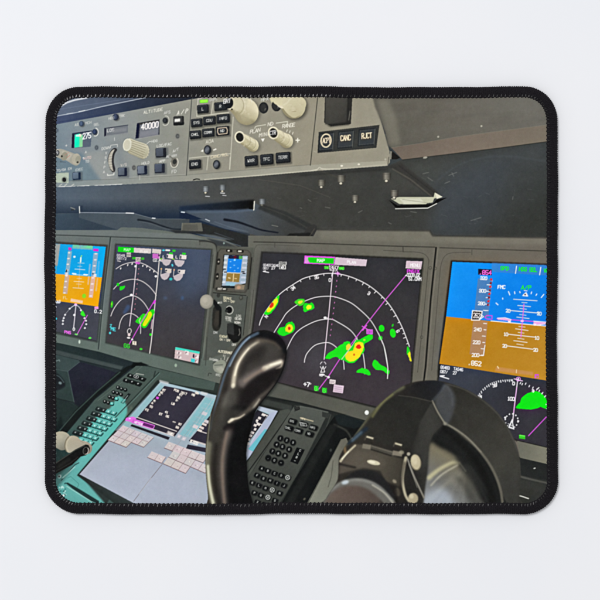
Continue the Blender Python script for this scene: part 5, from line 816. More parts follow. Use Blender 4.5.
# ---------- the grip and clip on the right
HUB = curve([(322, 514), (326, 498), (336, 482), (338, 474), (338.4, 462), (339.6, 455), (346, 444), (353, 436), (362, 424), (372, 411), (384, 399), (396, 389.6), (406, 384), (418, 380.8), (432, 380), (444, 381.6), (458, 386), (472, 392.4), (486, 402), (498, 413.6), (509, 430), (516.6, 449), (519.4, 470), (518, 496), (514, 516)], True)
poly(HUB, lg((340, 440), (510, 440), (0, (54, 51, 46)), (.4, (44, 42, 39)), (.75, (56, 54, 49)), (1, (64, 63, 57))), 1, .4)
def hub():
    L = Z(400, 375, 4.615)
    # broad outer shell
    blob(L((200, 40), (300, 70), (400, 130), (480, 220), (530, 330), (548, 450), (545, 640), (470, 640), (460, 520), (420, 420), (340, 310), (210, 225), (150, 120)), lg((450, 395), (515, 480), (0, (48, 47, 43)), (.45, (58, 57, 52)), (.8, (66, 65, 59)), (1, (58, 58, 54))), 1, 1)
    cline(L((215, 40), (300, 68), (390, 125), (465, 200), (515, 290), (545, 380), (552, 470)), 1, (82, 82, 78), .8, .5); poly(L((470, 300), (540, 380), (550, 600), (500, 600)), (62, 62, 57), .4, 3)
    cline(L((545, 330), (552, 450), (548, 600)), 3, (46, 46, 43), .5, 1)
    # dark hollow with a metal plate inside
    blob(L((150, 270), (205, 225), (290, 290), (360, 350), (410, 420), (450, 510), (465, 640), (90, 640), (110, 420), (130, 320)), (32, 33, 32), 1, .6)
    blob(L((132, 315), (180, 330), (250, 370), (275, 420), (320, 480), (360, 560), (390, 640), (95, 640), (120, 460)), lg((432, 505), (468, 445), (0, (146, 150, 153)), (.35, (112, 112, 108)), (.7, (122, 116, 96)), (1, (70, 66, 56))), 1, 1.6)
    cline(L((130, 470), (180, 430), (240, 400), (268, 405)), 4.4, (196, 190, 152), .9, 1.2, 2); cline(L((140, 505), (190, 455), (262, 412)), 1.6, (214, 210, 186), .6, .7); cline(L((150, 560), (210, 500), (280, 450)), 3.4, (150, 146, 132), .5, 1.6); blob(L((110, 560), (200, 520), (260, 640), (100, 640)), (172, 180, 190), .85, 3); cline(L((260, 470), (290, 500), (320, 560)), 5, (56, 56, 52), .5, 2)
    for k in range(16):                                            # brushed streaks fanning over the plate
        a = math.radians(196 + k * 7.5); c_ = (196, 196, 186) if k % 3 == 0 else ((84, 84, 80) if k % 3 == 1 else (150, 152, 152))
        line([(466 + 6 * math.cos(a), 470 - 6 * math.sin(a) * -1), (466 + 60 * math.cos(a), 470 + 60 * math.sin(a) * -1)], .8, c_, .09, 1.0, 3)
    blob(L((250, 380), (290, 400), (345, 480), (385, 640), (330, 640), (300, 500)), (58, 58, 54), .6, 2.5); cline(L((270, 400), (300, 440)), 1, (120, 116, 100), .6, .6)
    cline(L((205, 222), (260, 252), (330, 310), (390, 380), (432, 450), (460, 530), (472, 620)), 2.2, (104, 101, 90), .9, .5, 2.6); cline(L((212, 222), (300, 280), (370, 352)), 1, (150, 146, 130), .6, .4)
    cline(L((190, 235), (250, 290), (330, 370), (380, 450), (420, 560), (430, 640)), 5, (22, 22, 21), .7, 1.6, 8)
    # top cap and side face
    blob(L((-60, 130), (-10, 85), (40, 50), (110, 26), (180, 26), (205, 50), (160, 108), (145, 118), (60, 100), (0, 95)), lg((405, 400), (440, 382), (0, (44, 42, 39)), (.5, (34, 34, 35)), (1, (38, 40, 44))), 1, .5)
    blob(L((205, 40), (240, 70), (252, 120), (235, 190), (205, 225), (160, 130), (185, 80)), (74, 76, 78), .9, 1.3); cline(L((205, 45), (185, 75), (150, 115)), 2.2, (86, 90, 96), .6, 1); cline(L((215, 50), (235, 90), (238, 140)), 1.2, (92, 96, 98), .5, .8)
    poly(L((140, 120), (175, 180), (200, 222), (150, 270), (130, 320), (120, 450), (100, 640), (20, 640), (40, 360), (80, 220)), lg((415, 430), (440, 430), (0, (42, 41, 38)), (.5, (58, 57, 53)), (1, (52, 51, 47))), 1, .8)
    blob(L((130, 140), (190, 220), (140, 290), (110, 430), (60, 430), (60, 320), (90, 230)), (62, 62, 58), .6, 2)
    cline(L((146, 117), (172, 170), (205, 222)), 1.3, (136, 132, 118), .9, .35, 1.6); ell(444.4, 423, 2, 1.8, (140, 136, 122), 0, .7, .6)
    # main dark face of the clip
    poly(L((-10, 92), (60, 100), (146, 120), (90, 210), (50, 330), (20, 340), (-60, 320), (-200, 270), (-170, 230), (-80, 130)), lg((370, 430), (430, 400), (0, (48, 47, 43)), (.6, (42, 42, 39)), (1, (42, 42, 39))), 1, .6)
    cline(L((-10, 92), (60, 101), (146, 121)), .8, (72, 70, 64), .8, .3)
    # left rim, pale and yellowish
    cline([(344, 444), (356, 431), (368, 415), (380, 402), (392, 392), (402, 386.6)], 4.6, (96, 96, 76), .9, 1); cline([(352, 434), (362, 421), (372, 409)], 1.8, (150, 148, 128), .9, .6); cline([(372, 416), (382, 402), (392, 394)], 2.4, (116, 114, 78), .8, .8); cline([(348, 442), (356, 436), (366, 428)], 4, (36, 46, 56), .9, .9)
    cline([(352, 440), (361, 431.6)], 2.4, (84, 100, 112), .8, .8); cline([(344, 446), (345.4, 452)], 2.6, (128, 106, 78), .9, .7); cline([(347, 440), (352, 437)], 1, (190, 200, 196), .6, .4)
    # hinge block
    L = Z(330, 380, 6)
    poly(L((140, 380), (215, 385), (280, 410), (390, 455), (440, 470), (430, 640), (330, 600), (300, 540), (200, 520), (50, 560), (60, 490)), lg((345, 460), (400, 470), (0, (84, 78, 69)), (.6, (82, 77, 67)), (1, (66, 62, 54))), 1, .8)
    blob(L((90, 470), (150, 420), (260, 440), (330, 500), (250, 520), (120, 520)), (96, 89, 78), .6, 2)
    cline(L((62, 482), (95, 440), (150, 388)), 2.6, (186, 178, 152), .95, .45, 1.8); cline(L((70, 470), (110, 425)), 1, (226, 220, 196), .9, .3); cline(L((60, 500), (150, 520)), 2, (36, 34, 32), .8, .7)
    line(L((245, 398), (370, 436)), 4.4, (78, 75, 67), .95, .5); line(L((248, 392), (370, 428)), 1, (116, 110, 98), .8, .4); line(L((245, 412), (365, 450)), 1.2, (30, 29, 27), .8, .5)
    for (x, y) in ((228, 352), (398, 392)):
        c0 = 330 + x / 6, 380 + y / 6; quad(c0[0] + 1, c0[1] - .6, 8.6, 5, (88, 84, 73), (.95, .3), (-.3, .95), .95, .5); quad(c0[0] + 1, c0[1] + 1.4, 8, 4, (46, 43, 39), (.95, .3), (-.3, .95), .9, .5); quad(c0[0] + 1.6, c0[1] - 1.8, 7, 1.7, (196, 188, 162), (.96, .27), (-.3, .95), .9, .3)
    poly(L((195, 378), (245, 385), (240, 412), (190, 405)), (122, 116, 102), .95, .4); poly(L((375, 418), (430, 428), (428, 455), (370, 445)), (128, 121, 106), .95, .4); ell(401, 451.6, 2.6, 2, (150, 143, 124), 10, .8, .5)
    ell(373.2, 461.9, 7.2, 2.9, (98, 92, 80), 12, .7, .6); ell(373.2, 461.7, 6.6, 2.3, (206, 199, 172), 12, .95, .35); ell(371.6, 461.2, 3.4, 1.1, (232, 226, 202), 12, .8, .4)
    ell(415.4, 461.6, 5.6, 8.6, (62, 58, 50), -10, .8, .8); ell(415.2, 461.4, 5, 7.8, (186, 176, 146), -10, 1, .4); ell(414, 459.6, 2.8, 4.6, (206, 196, 166), -10, .8, .8); cline(ellpts(415.2, 461.4, 4.8, 7.6, -10, 0, 150), .9, (120, 112, 92), .8, .4)
    cline(L((452, 462), (440, 520), (432, 600), (448, 680), (470, 720)), 3, (186, 178, 152), .95, .5, 2.4); cline(L((462, 470), (500, 570), (560, 700)), 1.6, (146, 142, 130), .9, .4); line(L((470, 500), (520, 640)), .6, (190, 186, 172), .5, .3); ell(408, 453.2, 1.8, 1.8, (176, 170, 152), 0, .9, .4); ell(394, 480.4, 2.4, 1.6, (150, 142, 122), 40, .8, .5); ell(397, 491, 3, 4.4, (92, 86, 74), -20, .8, .7); ell(412.6, 497.4, 5, 5.4, (176, 166, 138), -10, .95, .5); ell(411, 495.4, 2, 2.4, (206, 198, 170), 0, .7, .6)
    cline([(404, 462), (401, 478), (400, 492), (404, 506)], 3, (44, 40, 36), .6, 1); poly([(386, 482), (396, 486), (398, 506), (392, 506)], (34, 31, 29), .8, 1)
    # round end in front
    blob([(320, 516), (322, 502), (328, 492), (338, 483), (350, 478), (364, 477.6), (378, 483), (390, 494), (398, 508), (398, 520)], (106, 104, 98), 1, .6)
    blob([(339, 484), (352, 472), (366, 469), (380, 474), (390, 487), (396, 500), (386, 492), (374, 482), (360, 478), (348, 479)], (38, 38, 38), 1, .8); cline([(330, 490), (340, 482.4), (352, 479), (366, 480), (380, 487), (392, 500)], 3, (132, 132, 126), .85, .9); ell(345, 481.4, 3.6, 2, (196, 206, 212), -15, .9, .8); cline([(372, 484), (384, 492), (394, 504)], 1.4, (186, 182, 166), .7, .5)
    blob([(324, 520), (326, 500), (334, 490), (346, 485), (362, 486), (374, 493), (384, 504), (388, 520)], lg((330, 500), (380, 500), (0, (104, 92, 83)), (.5, (93, 81, 74)), (1, (80, 70, 64))), 1, 1.1)
    cline([(380, 500), (390, 512)], 2, (58, 56, 52), .7, .7)
m_ = blur(fillmask(HUB, 0, 0, W, H), .5)[..., None]; keep_ = INK.copy(); hub(); INK = keep_ * (1 - m_) + INK * m_
# ----------------------------------------------------------- finish the ink
INK = blur(INK, .30)
for rad, amt in ((5.0, .14), (.9, .55)):          # the print was sharpened by the phone that took the picture
    soft_ = blur(INK, rad); INK = INK + amt * (INK - soft_)
mo = np.kron(rng.normal(0, 1, (H // 24 + 2, W // 24 + 2)), np.ones((24, 24)))[:H, :W].astype(np.float32); mo = blur(mo, 3.2); mo /= mo.std()
mf = rng.normal(0, 1, (H, W)).astype(np.float32); mf = blur(mf, 1.1); mf /= mf.std()
INK += (mo * .9 + mf * .8)[..., None]
INK = INK * .985 - 1.0
gr = rng.normal(0, 1, (H, W)).astype(np.float32); gr = blur(gr, .35); gr /= gr.std()
gc = rng.normal(0, 1, (H, W, 3)).astype(np.float32); gc = np.stack([blur(gc[..., k], .8) for k in range(3)], -1); gc /= gc.std()
INK += gr[..., None] * 1.3 + gc * .45
INK = np.clip(INK, 3, 255) / 255.0
GW, GH = W // 2, H // 2
INK = INK[:GH * 2, :GW * 2].reshape(GH, 2, GW, 2, 3).mean((1, 3))
LIN = np.where(INK <= .04045, INK / 12.92, ((INK + .055) / 1.055) ** 2.4)
LUM = LIN.mean(-1, keepdims=True)
LIN = np.clip(LUM + (LIN - LUM) * 1.0, .002, .95) * INK_GAIN

# ----------------------------------------------------------- materials
def mat(name, col=(.5, .5, .5), rough=.6, spec=.3):
    m = bpy.data.materials.new(name); m.use_nodes = True
    b = m.node_tree.nodes['Principled BSDF']; b.inputs['Base Color'].default_value = (*col, 1)
    b.inputs['Roughness'].default_value = rough; b.inputs['Specular IOR Level'].default_value = spec
    return m, m.node_tree, b
def node(nt, t, **k):
    n = nt.nodes.new(t)
    for a, v in k.items(): setattr(n, a, v)
    return n
def add_bump(nt, b, height, strength, dist):
    bp = node(nt, 'ShaderNodeBump'); bp.inputs['Strength'].default_value = strength; bp.inputs['Distance'].default_value = dist
    nt.links.new(height, bp.inputs['Height']); nt.links.new(bp.outputs[0], b.inputs['Normal'])
# printed polyester cloth: ink attribute + woven bump
M_cloth, nt, b = mat('printed_cloth', rough=.9, spec=.04)
at = node(nt, 'ShaderNodeAttribute', attribute_name='ink'); nt.links.new(at.outputs['Color'], b.inputs['Base Color'])
tc = node(nt, 'ShaderNodeTexCoord'); wv = node(nt, 'ShaderNodeTexWave', bands_direction='X'); wv.inputs['Scale'].default_value = 520; wv.inputs['Distortion'].default_value = .6
w2 = node(nt, 'ShaderNodeTexWave', bands_direction='Y'); w2.inputs['Scale'].default_value = 520; w2.inputs['Distortion'].default_value = .6
mx = node(nt, 'ShaderNodeMath', operation='MULTIPLY')
for w_ in (wv, w2): nt.links.new(tc.outputs['Object'], w_.inputs['Vector'])
nt.links.new(wv.outputs['Fac'], mx.inputs[0]); nt.links.new(w2.outputs['Fac'], mx.inputs[1]); add_bump(nt, b, mx.outputs[0], .12, .0001)
# black binding yarn
M_bind, nt, b = mat('black_binding_yarn', (.006, .0055, .007), .85, .08)
tc = node(nt, 'ShaderNodeTexCoord'); ns = node(nt, 'ShaderNodeTexNoise'); ns.inputs['Scale'].default_value = 2600; ns.inputs['Detail'].default_value = 3
nt.links.new(tc.outputs['Object'], ns.inputs['Vector'])
cr = node(nt, 'ShaderNodeValToRGB'); cr.color_ramp.elements[0].position = .3; cr.color_ramp.elements[1].position = .75
cr.color_ramp.elements[0].color = (.0045, .004, .0052, 1); cr.color_ramp.elements[1].color = (.019, .0168, .0205, 1)
nt.links.new(ns.outputs['Fac'], cr.inputs[0]); nt.links.new(cr.outputs[0], b.inputs['Base Color']); add_bump(nt, b, ns.outputs['Fac'], .5, .0003)
M_thr, nt, b = mat('lock_stitch_thread', rough=.7, spec=.3)
at = node(nt, 'ShaderNodeAttribute', attribute_name='thread_tone'); nt.links.new(at.outputs['Color'], b.inputs['Base Color'])
M_rub, nt, b = mat('black_rubber', (.018, .018, .018), .8, .3)
vo = node(nt, 'ShaderNodeTexVoronoi'); vo.inputs['Scale'].default_value = 500; tc = node(nt, 'ShaderNodeTexCoord'); nt.links.new(tc.outputs['Object'], vo.inputs['Vector']); add_bump(nt, b, vo.outputs['Distance'], .4, .0004)
M_tab, nt, b = mat('white_table_paint', rough=.55, spec=.25)
tc = node(nt, 'ShaderNodeTexCoord'); ns = node(nt, 'ShaderNodeTexNoise'); ns.inputs['Scale'].default_value = 9; ns.inputs['Detail'].default_value = 5
nf = node(nt, 'ShaderNodeTexNoise'); nf.inputs['Scale'].default_value = 900; nf.inputs['Detail'].default_value = 3
cr = node(nt, 'ShaderNodeValToRGB'); cr.color_ramp.elements[0].position = .35; cr.color_ramp.elements[1].position = .65
cr.color_ramp.elements[0].color = (.800, .812, .845, 1); cr.color_ramp.elements[1].color = (.822, .826, .850, 1)
for n_ in (ns, nf): nt.links.new(tc.outputs['Object'], n_.inputs['Vector'])
nt.links.new(ns.outputs['Fac'], cr.inputs[0]); nt.links.new(cr.outputs[0], b.inputs['Base Color']); add_bump(nt, b, nf.outputs['Fac'], .06, .0002)

# ----------------------------------------------------------- scene helpers
COLL = bpy.context.scene.collection
def link(o, parent=None):
    COLL.objects.link(o)
    if parent: o.parent = parent
    return o
def np_mesh(name, V, F, m, smooth=True, cols=None, attr=None):
    me = bpy.data.meshes.new(name); n = F.shape[1]
    me.vertices.add(len(V)); me.vertices.foreach_set('co', V.astype(np.float32).ravel())
    me.loops.add(F.size); me.loops.foreach_set('vertex_index', F.astype(np.int32).ravel())
    me.polygons.add(len(F)); me.polygons.foreach_set('loop_start', np.arange(0, F.size, n, dtype=np.int32)); me.polygons.foreach_set('loop_total', np.full(len(F), n, np.int32))
    if smooth: me.polygons.foreach_set('use_smooth', np.ones(len(F), bool))
    me.update(calc_edges=True)
    if cols is not None:
        a = me.attributes.new(attr, 'FLOAT_COLOR', 'POINT'); a.data.foreach_set('color', np.concatenate([cols, np.ones((len(cols), 1))], 1).astype(np.float32).ravel())
    me.materials.append(m); return me

# outline of the pad: a rounded rectangle with the slight waviness of a sewn edge
X0, Y0, X1, Y1, RAD = 45.7, 87.3, 556.8, 513.5, 34.0
def outline(step):
    segs = []
    def arc(cx, cy, a0):
        n = int(RAD * math.pi / 2 / step)
        for i in range(n):
            a = math.radians(a0 + 90 * i / n); segs.append((cx + RAD * math.cos(a), cy + RAD * math.sin(a), -math.cos(a), -math.sin(a)))
    def edge(x0, y0, x1, y1, nx, ny):
        L = math.hypot(x1 - x0, y1 - y0); n = int(L / step)
        for i in range(n): segs.append((x0 + (x1 - x0) * i / n, y0 + (y1 - y0) * i / n, nx, ny))
    arc(X0 + RAD, Y0 + RAD, 180); edge(X0 + RAD, Y0, X1 - RAD, Y0, 0, 1); arc(X1 - RAD, Y0 + RAD, 270); edge(X1, Y0 + RAD, X1, Y1 - RAD, -1, 0)
    arc(X1 - RAD, Y1 - RAD, 0); edge(X1 - RAD, Y1, X0 + RAD, Y1, 0, -1); arc(X0 + RAD, Y1 - RAD, 90); edge(X0, Y1 - RAD, X0, Y0 + RAD, 1, 0)
    S = np.array(segs); n = len(S); t = np.arange(n) / n * 2 * math.pi
    wob = .35 * np.sin(5 * t + 1) + .28 * np.sin(9 * t + 2.4) + .2 * np.sin(17 * t + .3) + .12 * np.sin(41 * t)
    S[:, :2] += S[:, 2:] * wob[:, None]
    return S
THICK = 7.2                       # print units; cloth surface height
ZC = THICK * U

pad = bpy.data.objects.new('mouse_pad', None); link(pad)
pad['label'] = 'black-edged mouse pad with rounded corners and a cockpit photograph printed on it'
pad['category'] = 'mouse pad'

# ----------------------------------------------------------- printed cloth, one piece per pictured thing
gx = CX0 + (np.arange(GW) + .5) * 2 / R; gy = CY0 + (np.arange(GH) + .5) * 2 / R
qx = (gx[:-1] + gx[1:]) / 2; qy = (gy[:-1] + gy[1:]) / 2
def qmask(pts):
    m = fillmask(pts, 0, 0, W, H); return m[1:GH * 2 - 1:2, 1:GW * 2 - 1:2][:GH - 1, :GW - 1] > .5
keepq = qmask([(a + c * 6.5, b_ + d * 6.5) for a, b_, c, d in outline(2.0)])
ids = np.zeros((GH - 1, GW - 1), np.int32)
REG = [('printed_cloth', None, None)]
def region(name, shapes, label=None, parent=None):
    REG.append((name, parent, label)); k = len(REG) - 1
    for s in shapes: ids[qmask(s)] = k
    return k
E = lambda *a: ellpts(*a)[:-1]
def rect(x, y, w, h, s=-.09): return [(x - w / 2, y - h / 2 - s * w / 2), (x + w / 2, y - h / 2 + s * w / 2), (x + w / 2, y + h / 2 + s * w / 2), (x - w / 2, y + h / 2 - s * w / 2)]
kp = region('printed_control_panel', [FACE], 'picture of a grey panel of knobs, keys and read-outs along the top')
region('printed_window', [Z(40, 80, 4)((133, 216), (212, 205), (207, 270), (134, 276))], 'picture of a small read-out showing 275 beside a green glow', kp)
region('printed_window', [Z(40, 80, 4)((261, 197), (355, 184), (355, 216), (262, 230))], 'picture of a wide grey read-out above the thumb wheel', kp)
region('printed_window', [Z(115, 95, 8)((182, 234), (362, 202), (358, 324), (172, 356))], 'picture of a read-out showing 40000', kp)
region('printed_knob', [[(128, 139.6), (147.5, 145.2), (150.2, 151), (147.6, 157.6), (143, 159.5), (128.8, 152), (124, 147), (125, 141)]], 'picture of a fluted cream selector knob under 40000', kp)
region('printed_knob', [[(56, 150), (63, 149.6), (80, 156), (82, 159.6), (80, 165), (75.6, 166.4), (57, 158)]], 'picture of a stepped grey knob at the left edge', kp)
region('printed_thumb_wheel', [Z(50, 130, 8)((470, 250), (480, 200), (505, 160), (530, 150), (545, 165), (525, 200), (518, 260), (530, 320), (515, 345), (490, 320))], None, kp)
for (p, l) in (([(224, 99), (226, 93), (248, 93), (256, 100), (259, 112), (254, 122), (246, 125), (238, 121), (234, 113), (226, 109)], 'picture of the cream knob marked BRT'),
               ([(276, 93), (304, 93), (306, 104), (302, 115), (294, 119), (286, 113), (281, 107), (275, 102)], 'picture of the large cream knob cut off by the top border'),
               ([(235.4, 137), (238, 132.6), (243, 133), (256, 140.4), (259, 146), (256, 152), (250, 152), (237, 143)], 'picture of the cream knob with a plain dark face'),
               ([(268.4, 133), (271, 128), (277, 128.6), (290, 135.6), (293.2, 141.4), (290, 148), (284, 148.8), (270, 139)], 'picture of the cream knob marked CTR')):
    region('printed_knob', [p], l, kp)
for (x, y, w, h, l) in ((203.4, 110, 11.6, 8.6, 'L'), (221, 107.4, 12.6, 8.6, 'R'), (197.3, 123.8, 11.6, 8.4, 'SYS'), (210, 121.6, 12.6, 8.6, 'CDU'), (223.6, 119.6, 13.2, 9, 'INFO'), (196, 135.6, 11.4, 8.4, 'CHKL'), (208.8, 133.6, 12.4, 8.6, 'COMM'), (223, 131.8, 13.2, 9.4, 'ND'),
                        (195.5, 165, 12, 9, 'ENG'), (251.6, 161.6, 13.2, 10.4, 'WXR'), (267, 160.2, 13.2, 10.6, 'TFC'), (283.2, 158.4, 14.8, 10.8, 'TERR'), (326.4, 142.6, 15.4, 18.6, 'ACPT'), (345.6, 140.2, 16.4, 17.6, 'CANC'), (366.6, 138, 17.6, 17.4, 'RJCT')):
    region('printed_key', [rect(x, y, w, h)], 'picture of a dark key marked ' + l, kp)
for (x, y, w, h, l) in ((77.8, 176.6, 8.4, 7.8, 'leftmost'), (123.4, 172.6, 9.4, 8.6, None), (143, 170.8, 10, 9.2, None), (160.4, 169, 10.4, 9.6, None), (161.6, 153.4, 10.8, 9.6, None), (179.3, 121.7, 10.8, 9.4, None)):
    region('printed_key', [rect(x, y, w, h, -.05)], None, kp)
for (x, y) in ((82.6, 124.6), (116.6, 118), (165.8, 121.4), (208, 150.6), (217, 165.2), (263.8, 108.8), (276.6, 107.6)):
    if x != 276.6: region('printed_dial', [E(x, y, 3.6, 4.6)], None, kp)
region('printed_guard', [[(325, 92), (352.5, 92), (350.6, 125), (331, 127.2), (324, 123.5)]], None, kp)
region('printed_latch', [[(388.5, 200), (398, 197), (433, 197), (434, 193), (446, 198.2), (429, 209), (396, 209.8)]], 'picture of a pale metal latch under the glare shield')
for (x, y) in ((321.5, 185), (341, 181), (386.3, 178.4), (355, 200), (394, 193), (206.3, 190.5), (223, 189), (262.5, 203)): region('printed_screw', [rect(x, y, 7, 9, 0)])
region('printed_display', [A], 'picture of the blue and amber flight display cut off at the left border')
region('printed_display', [B], 'picture of the left map display with engine dials')
region('printed_display', [Z(210, 240, 12)((168, 176), (460, 188), (430, 530), (300, 570), (145, 556))], 'picture of the tiny standby display')
region('printed_display', [C], 'picture of the large centre map display with weather echoes')
region('printed_display', [[(451.6, 262), (560, 266), (560, 450), (517, 439.4), (435, 400), (440, 364)]], 'picture of the blue and brown flight display at the right border')
region('printed_lever', [E(207, 301.6, 6.8, 7.3), Z(195, 285, 8)((140, 130), (160, 115), (215, 180), (212, 300), (200, 350), (175, 368), (148, 350), (145, 220))], 'picture of a lever with a round grey knob')
region('printed_switch', [Z(195, 285, 8)((262, 308), (310, 304), (375, 335), (372, 420), (345, 455), (310, 462), (270, 420), (258, 380))])
region('printed_knob', [[(214, 364), (217, 361), (222, 359.6), (226, 362), (225.6, 369), (221.4, 373.2), (216, 371.4), (213.6, 368)]], 'picture of a pale rotary selector beside the grip')
region('printed_display', [CDU], 'picture of the pale touch display between the keypads')
region('printed_keypad', [[(137, 365.4), (157, 370.6), (160, 372.4), (92, 442), (80, 455), (60, 450), (60, 442), (67.6, 433), (96, 399)]], 'picture of the left keypad partly lit turquoise')
region('printed_keypad', [[(294, 406), (300, 405), (328, 411), (330.6, 417), (328, 424), (292, 482), (280, 504), (275, 512), (240, 512), (248, 478)]], 'picture of the dark right keypad with white letters')
region('printed_lever', [Z(50, 420, 7.5)((0, 100), (55, 88), (95, 80), (135, 92), (215, 115), (290, 160), (322, 190), (318, 230), (280, 262), (240, 268), (175, 330), (40, 405), (0, 420))], 'picture of a cream lever knob with a black arm')
region('printed_grip', [YOKE], 'picture of a glossy black control grip')
region('printed_clip', [HUB], 'picture of a black hinged clip with a round end')
objs = []
for k, (name, parent, label) in enumerate(REG):
    sel = (ids == k) & keepq
    if not sel.any(): objs.append(None); continue
    r, c = np.nonzero(sel)
    idx = np.stack([(r + 1) * GW + c, (r + 1) * GW + c + 1, r * GW + c + 1, r * GW + c], 1)
    u, inv = np.unique(idx, return_inverse=True); inv = inv.reshape(idx.shape)
    V = np.stack([wx(gx[u % GW]), wy(gy[u // GW]), np.full(len(u), ZC)], 1)
    o = link(bpy.data.objects.new(name, np_mesh(name, V, inv, M_cloth, True, LIN.reshape(-1, 3)[u], 'ink')), objs[parent] if parent else pad)
    if label: o['label'] = label
    objs.append(o)

# ----------------------------------------------------------- rubber base
S = outline(3.0)
def slab(name, ins, z0, z1, m, parent):
    bm = bmesh.new(); P = [(wx(a + c * ins), wy(b_ + d * ins)) for a, b_, c, d in S]
    lo = [bm.verts.new((x, y, z0)) for x, y in P]; hi = [bm.verts.new((x, y, z1)) for x, y in P]; n = len(P)
    bm.faces.new(lo); bm.faces.new(hi[::-1])
    for i in range(n): bm.faces.new((lo[i], lo[(i + 1) % n], hi[(i + 1) % n], hi[i]))
    bmesh.ops.recalc_face_normals(bm, faces=bm.faces)
    me = bpy.data.meshes.new(name); bm.to_mesh(me); bm.free(); me.materials.append(m); return link(bpy.data.objects.new(name, me), parent)
slab('rubber_base', 3.2, .4 * U, (THICK - .7) * U, M_rub, pad)

# ----------------------------------------------------------- overlocked black border
STEP = .36; S = outline(STEP); N = len(S); s = np.arange(N) * STEP
PROF = [(9.2, .15), (5.5, .1), (2.2, .12), (.7, .8), (.1, 2.2), (0, 3.8), (.3, 5.4), (1.2, 6.9), (2.6, 7.9), (4.6, 8.4), (6.6, 8.5), (8.5, 8.3), (10.0, 8.0), (11.1, 7.6), (11.7, 7.1), (11.9, 6.2)]
PN = [(0, -1), (0, -1), (-.4, -.9), (-.9, -.4), (-1, -.1), (-1, .1), (-.9, .35), (-.7, .7), (-.4, .9), (-.15, 1), (0, 1), (.15, 1), (.3, .95), (.55, .8), (.9, .4), (1, 0)]
nwrap = round(s[-1] / 2.1); nst = round(s[-1] / 4.15)
jit = np.cumsum(rng.normal(0, .012, N)); jit -= np.linspace(0, jit[-1], N)
V = []
for j, ((d, z), (nd, nz)) in enumerate(zip(PROF, PN)):
    ph = 2 * math.pi * (nwrap * np.arange(N) / N + jit * 3) + j * .42
    amp = (.34 if 3 <= j <= 12 else .12)
    h = amp * (np.abs(np.cos(ph / 2)) * 2 - 1.25) + .1 * rng.normal(0, 1, N) * (3 <= j <= 13)
    dd = d + nd * h; zz = z + nz * h
    if j >= 11:
        sc = np.cos(2 * math.pi * (nst * np.arange(N) / N + jit)); dd = dd + (.16 * (j - 10)) * (sc * .5)
    V.append(np.stack([wx(S[:, 0] + S[:, 2] * dd), wy(S[:, 1] + S[:, 3] * dd), np.maximum(zz, .05) * U], 1))
V = np.stack(V, 1); NP = len(PROF); V = V.reshape(-1, 3)
i = np.arange(N)[:, None]; j = np.arange(NP - 1)[None, :]; i2 = (i + 1) % N
F = np.stack([i * NP + j, i2 * NP + j, i2 * NP + j + 1, i * NP + j + 1], -1).reshape(-1, 4)
bo = link(bpy.data.objects.new('stitched_border', np_mesh('stitched_border', V, F, M_bind, True)), pad)
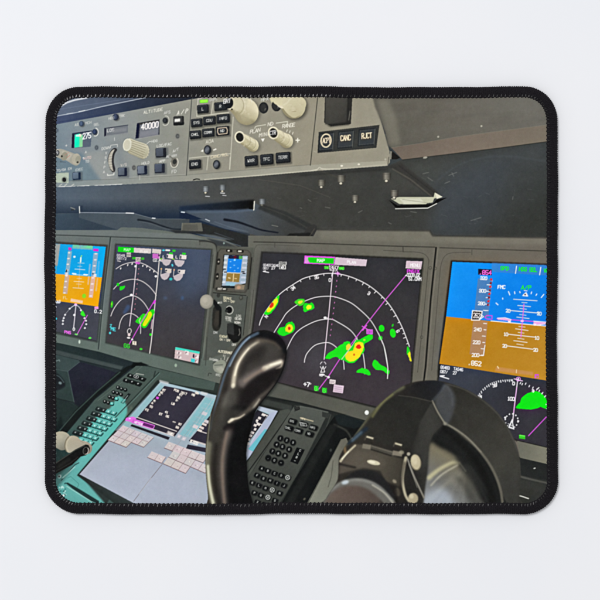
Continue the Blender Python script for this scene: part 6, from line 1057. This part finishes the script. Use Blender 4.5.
# lock stitches showing along the inner side of the border
VV, FF, TT = [], [], []
for k in range(nst):
    q = (k + rng.normal(0, .05)) / nst * N; ia = int(q) % N
    x, y, nx, ny = S[ia]; tx, ty = -ny, nx
    top = ny > .5; left = nx > .5; bot = ny < -.5; right = nx < -.5
    tone = .035  # reflections painted into the thread colour: bright along the top, dimmer on other sides
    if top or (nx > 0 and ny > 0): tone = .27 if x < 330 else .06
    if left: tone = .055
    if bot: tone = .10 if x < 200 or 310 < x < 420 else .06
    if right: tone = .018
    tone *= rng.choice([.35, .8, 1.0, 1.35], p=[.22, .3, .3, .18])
    ln = rng.uniform(1.6, 2.6); sl = rng.normal(-.6, .25)
    pts = [(10.7, 7.75, 0.0), (10.4, 8.05, .15), (9.9, 8.3, .35), (10.7 - ln * .7, 8.45, .7), (10.7 - ln, 8.5, 1.0)]
    base = len(VV)
    for m_i, (d, z, t) in enumerate(pts):
        rr = (.7, .78, .66, .48, .2)[m_i]
        px, py = x + nx * d + tx * sl * t, y + ny * d + ty * sl * t
        for a in range(6):
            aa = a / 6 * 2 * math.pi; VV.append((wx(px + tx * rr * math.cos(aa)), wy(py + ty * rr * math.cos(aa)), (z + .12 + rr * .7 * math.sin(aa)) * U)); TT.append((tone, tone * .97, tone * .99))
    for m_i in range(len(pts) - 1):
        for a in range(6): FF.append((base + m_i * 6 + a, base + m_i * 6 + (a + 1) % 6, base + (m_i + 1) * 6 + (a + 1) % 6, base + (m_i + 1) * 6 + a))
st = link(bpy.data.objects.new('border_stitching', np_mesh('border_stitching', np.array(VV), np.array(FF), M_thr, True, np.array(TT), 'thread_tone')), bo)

# ----------------------------------------------------------- table top
bm = bmesh.new(); bmesh.ops.create_cube(bm, size=1)
for v in bm.verts: v.co = (v.co.x * 1.6, v.co.y * 1.2, v.co.z * .03 - .015)
bmesh.ops.bevel(bm, geom=list(bm.edges), offset=.004, segments=3, affect='EDGES')
me = bpy.data.meshes.new('table_top'); bm.to_mesh(me); bm.free(); me.materials.append(M_tab)
tb = link(bpy.data.objects.new('table_top', me)); tb['kind'] = 'structure'; tb['label'] = 'plain white table top under the mouse pad'; tb['category'] = 'table top'

# ----------------------------------------------------------- light: a soft box to the upper left and a bright white room
w = bpy.data.worlds.new('World'); bpy.context.scene.world = w; w.use_nodes = True
w.node_tree.nodes['Background'].inputs[0].default_value = (.985, .99, 1, 1); w.node_tree.nodes['Background'].inputs[1].default_value = WORLD
def area(name, loc, size, energy, aim=(0, 0, 0)):
    l = bpy.data.lights.new(name, 'AREA'); l.size = size; l.energy = energy; o = link(bpy.data.objects.new(name, l)); o.location = loc
    from mathutils import Vector
    o.rotation_euler = (Vector(aim) - Vector(loc)).to_track_quat('-Z', 'Y').to_euler(); return o
area('soft_box', (-1.6, 1.8, 4.4), 1.3, KEY)
cam = bpy.data.cameras.new('camera'); cam.sensor_width = 36; cam.lens = 85; cam.clip_end = 50; cam.clip_start = .01
co = link(bpy.data.objects.new('camera', cam)); co.location = (0, 0, 600 * U * 85 / 36); bpy.context.scene.camera = co
sc = bpy.context.scene
sc.view_settings.view_transform = 'Standard'; sc.view_settings.look = 'None'; sc.view_settings.exposure = 0; sc.view_settings.gamma = 1; sc.view_settings.use_curve_mapping = False
sc.cycles.max_bounces = 4
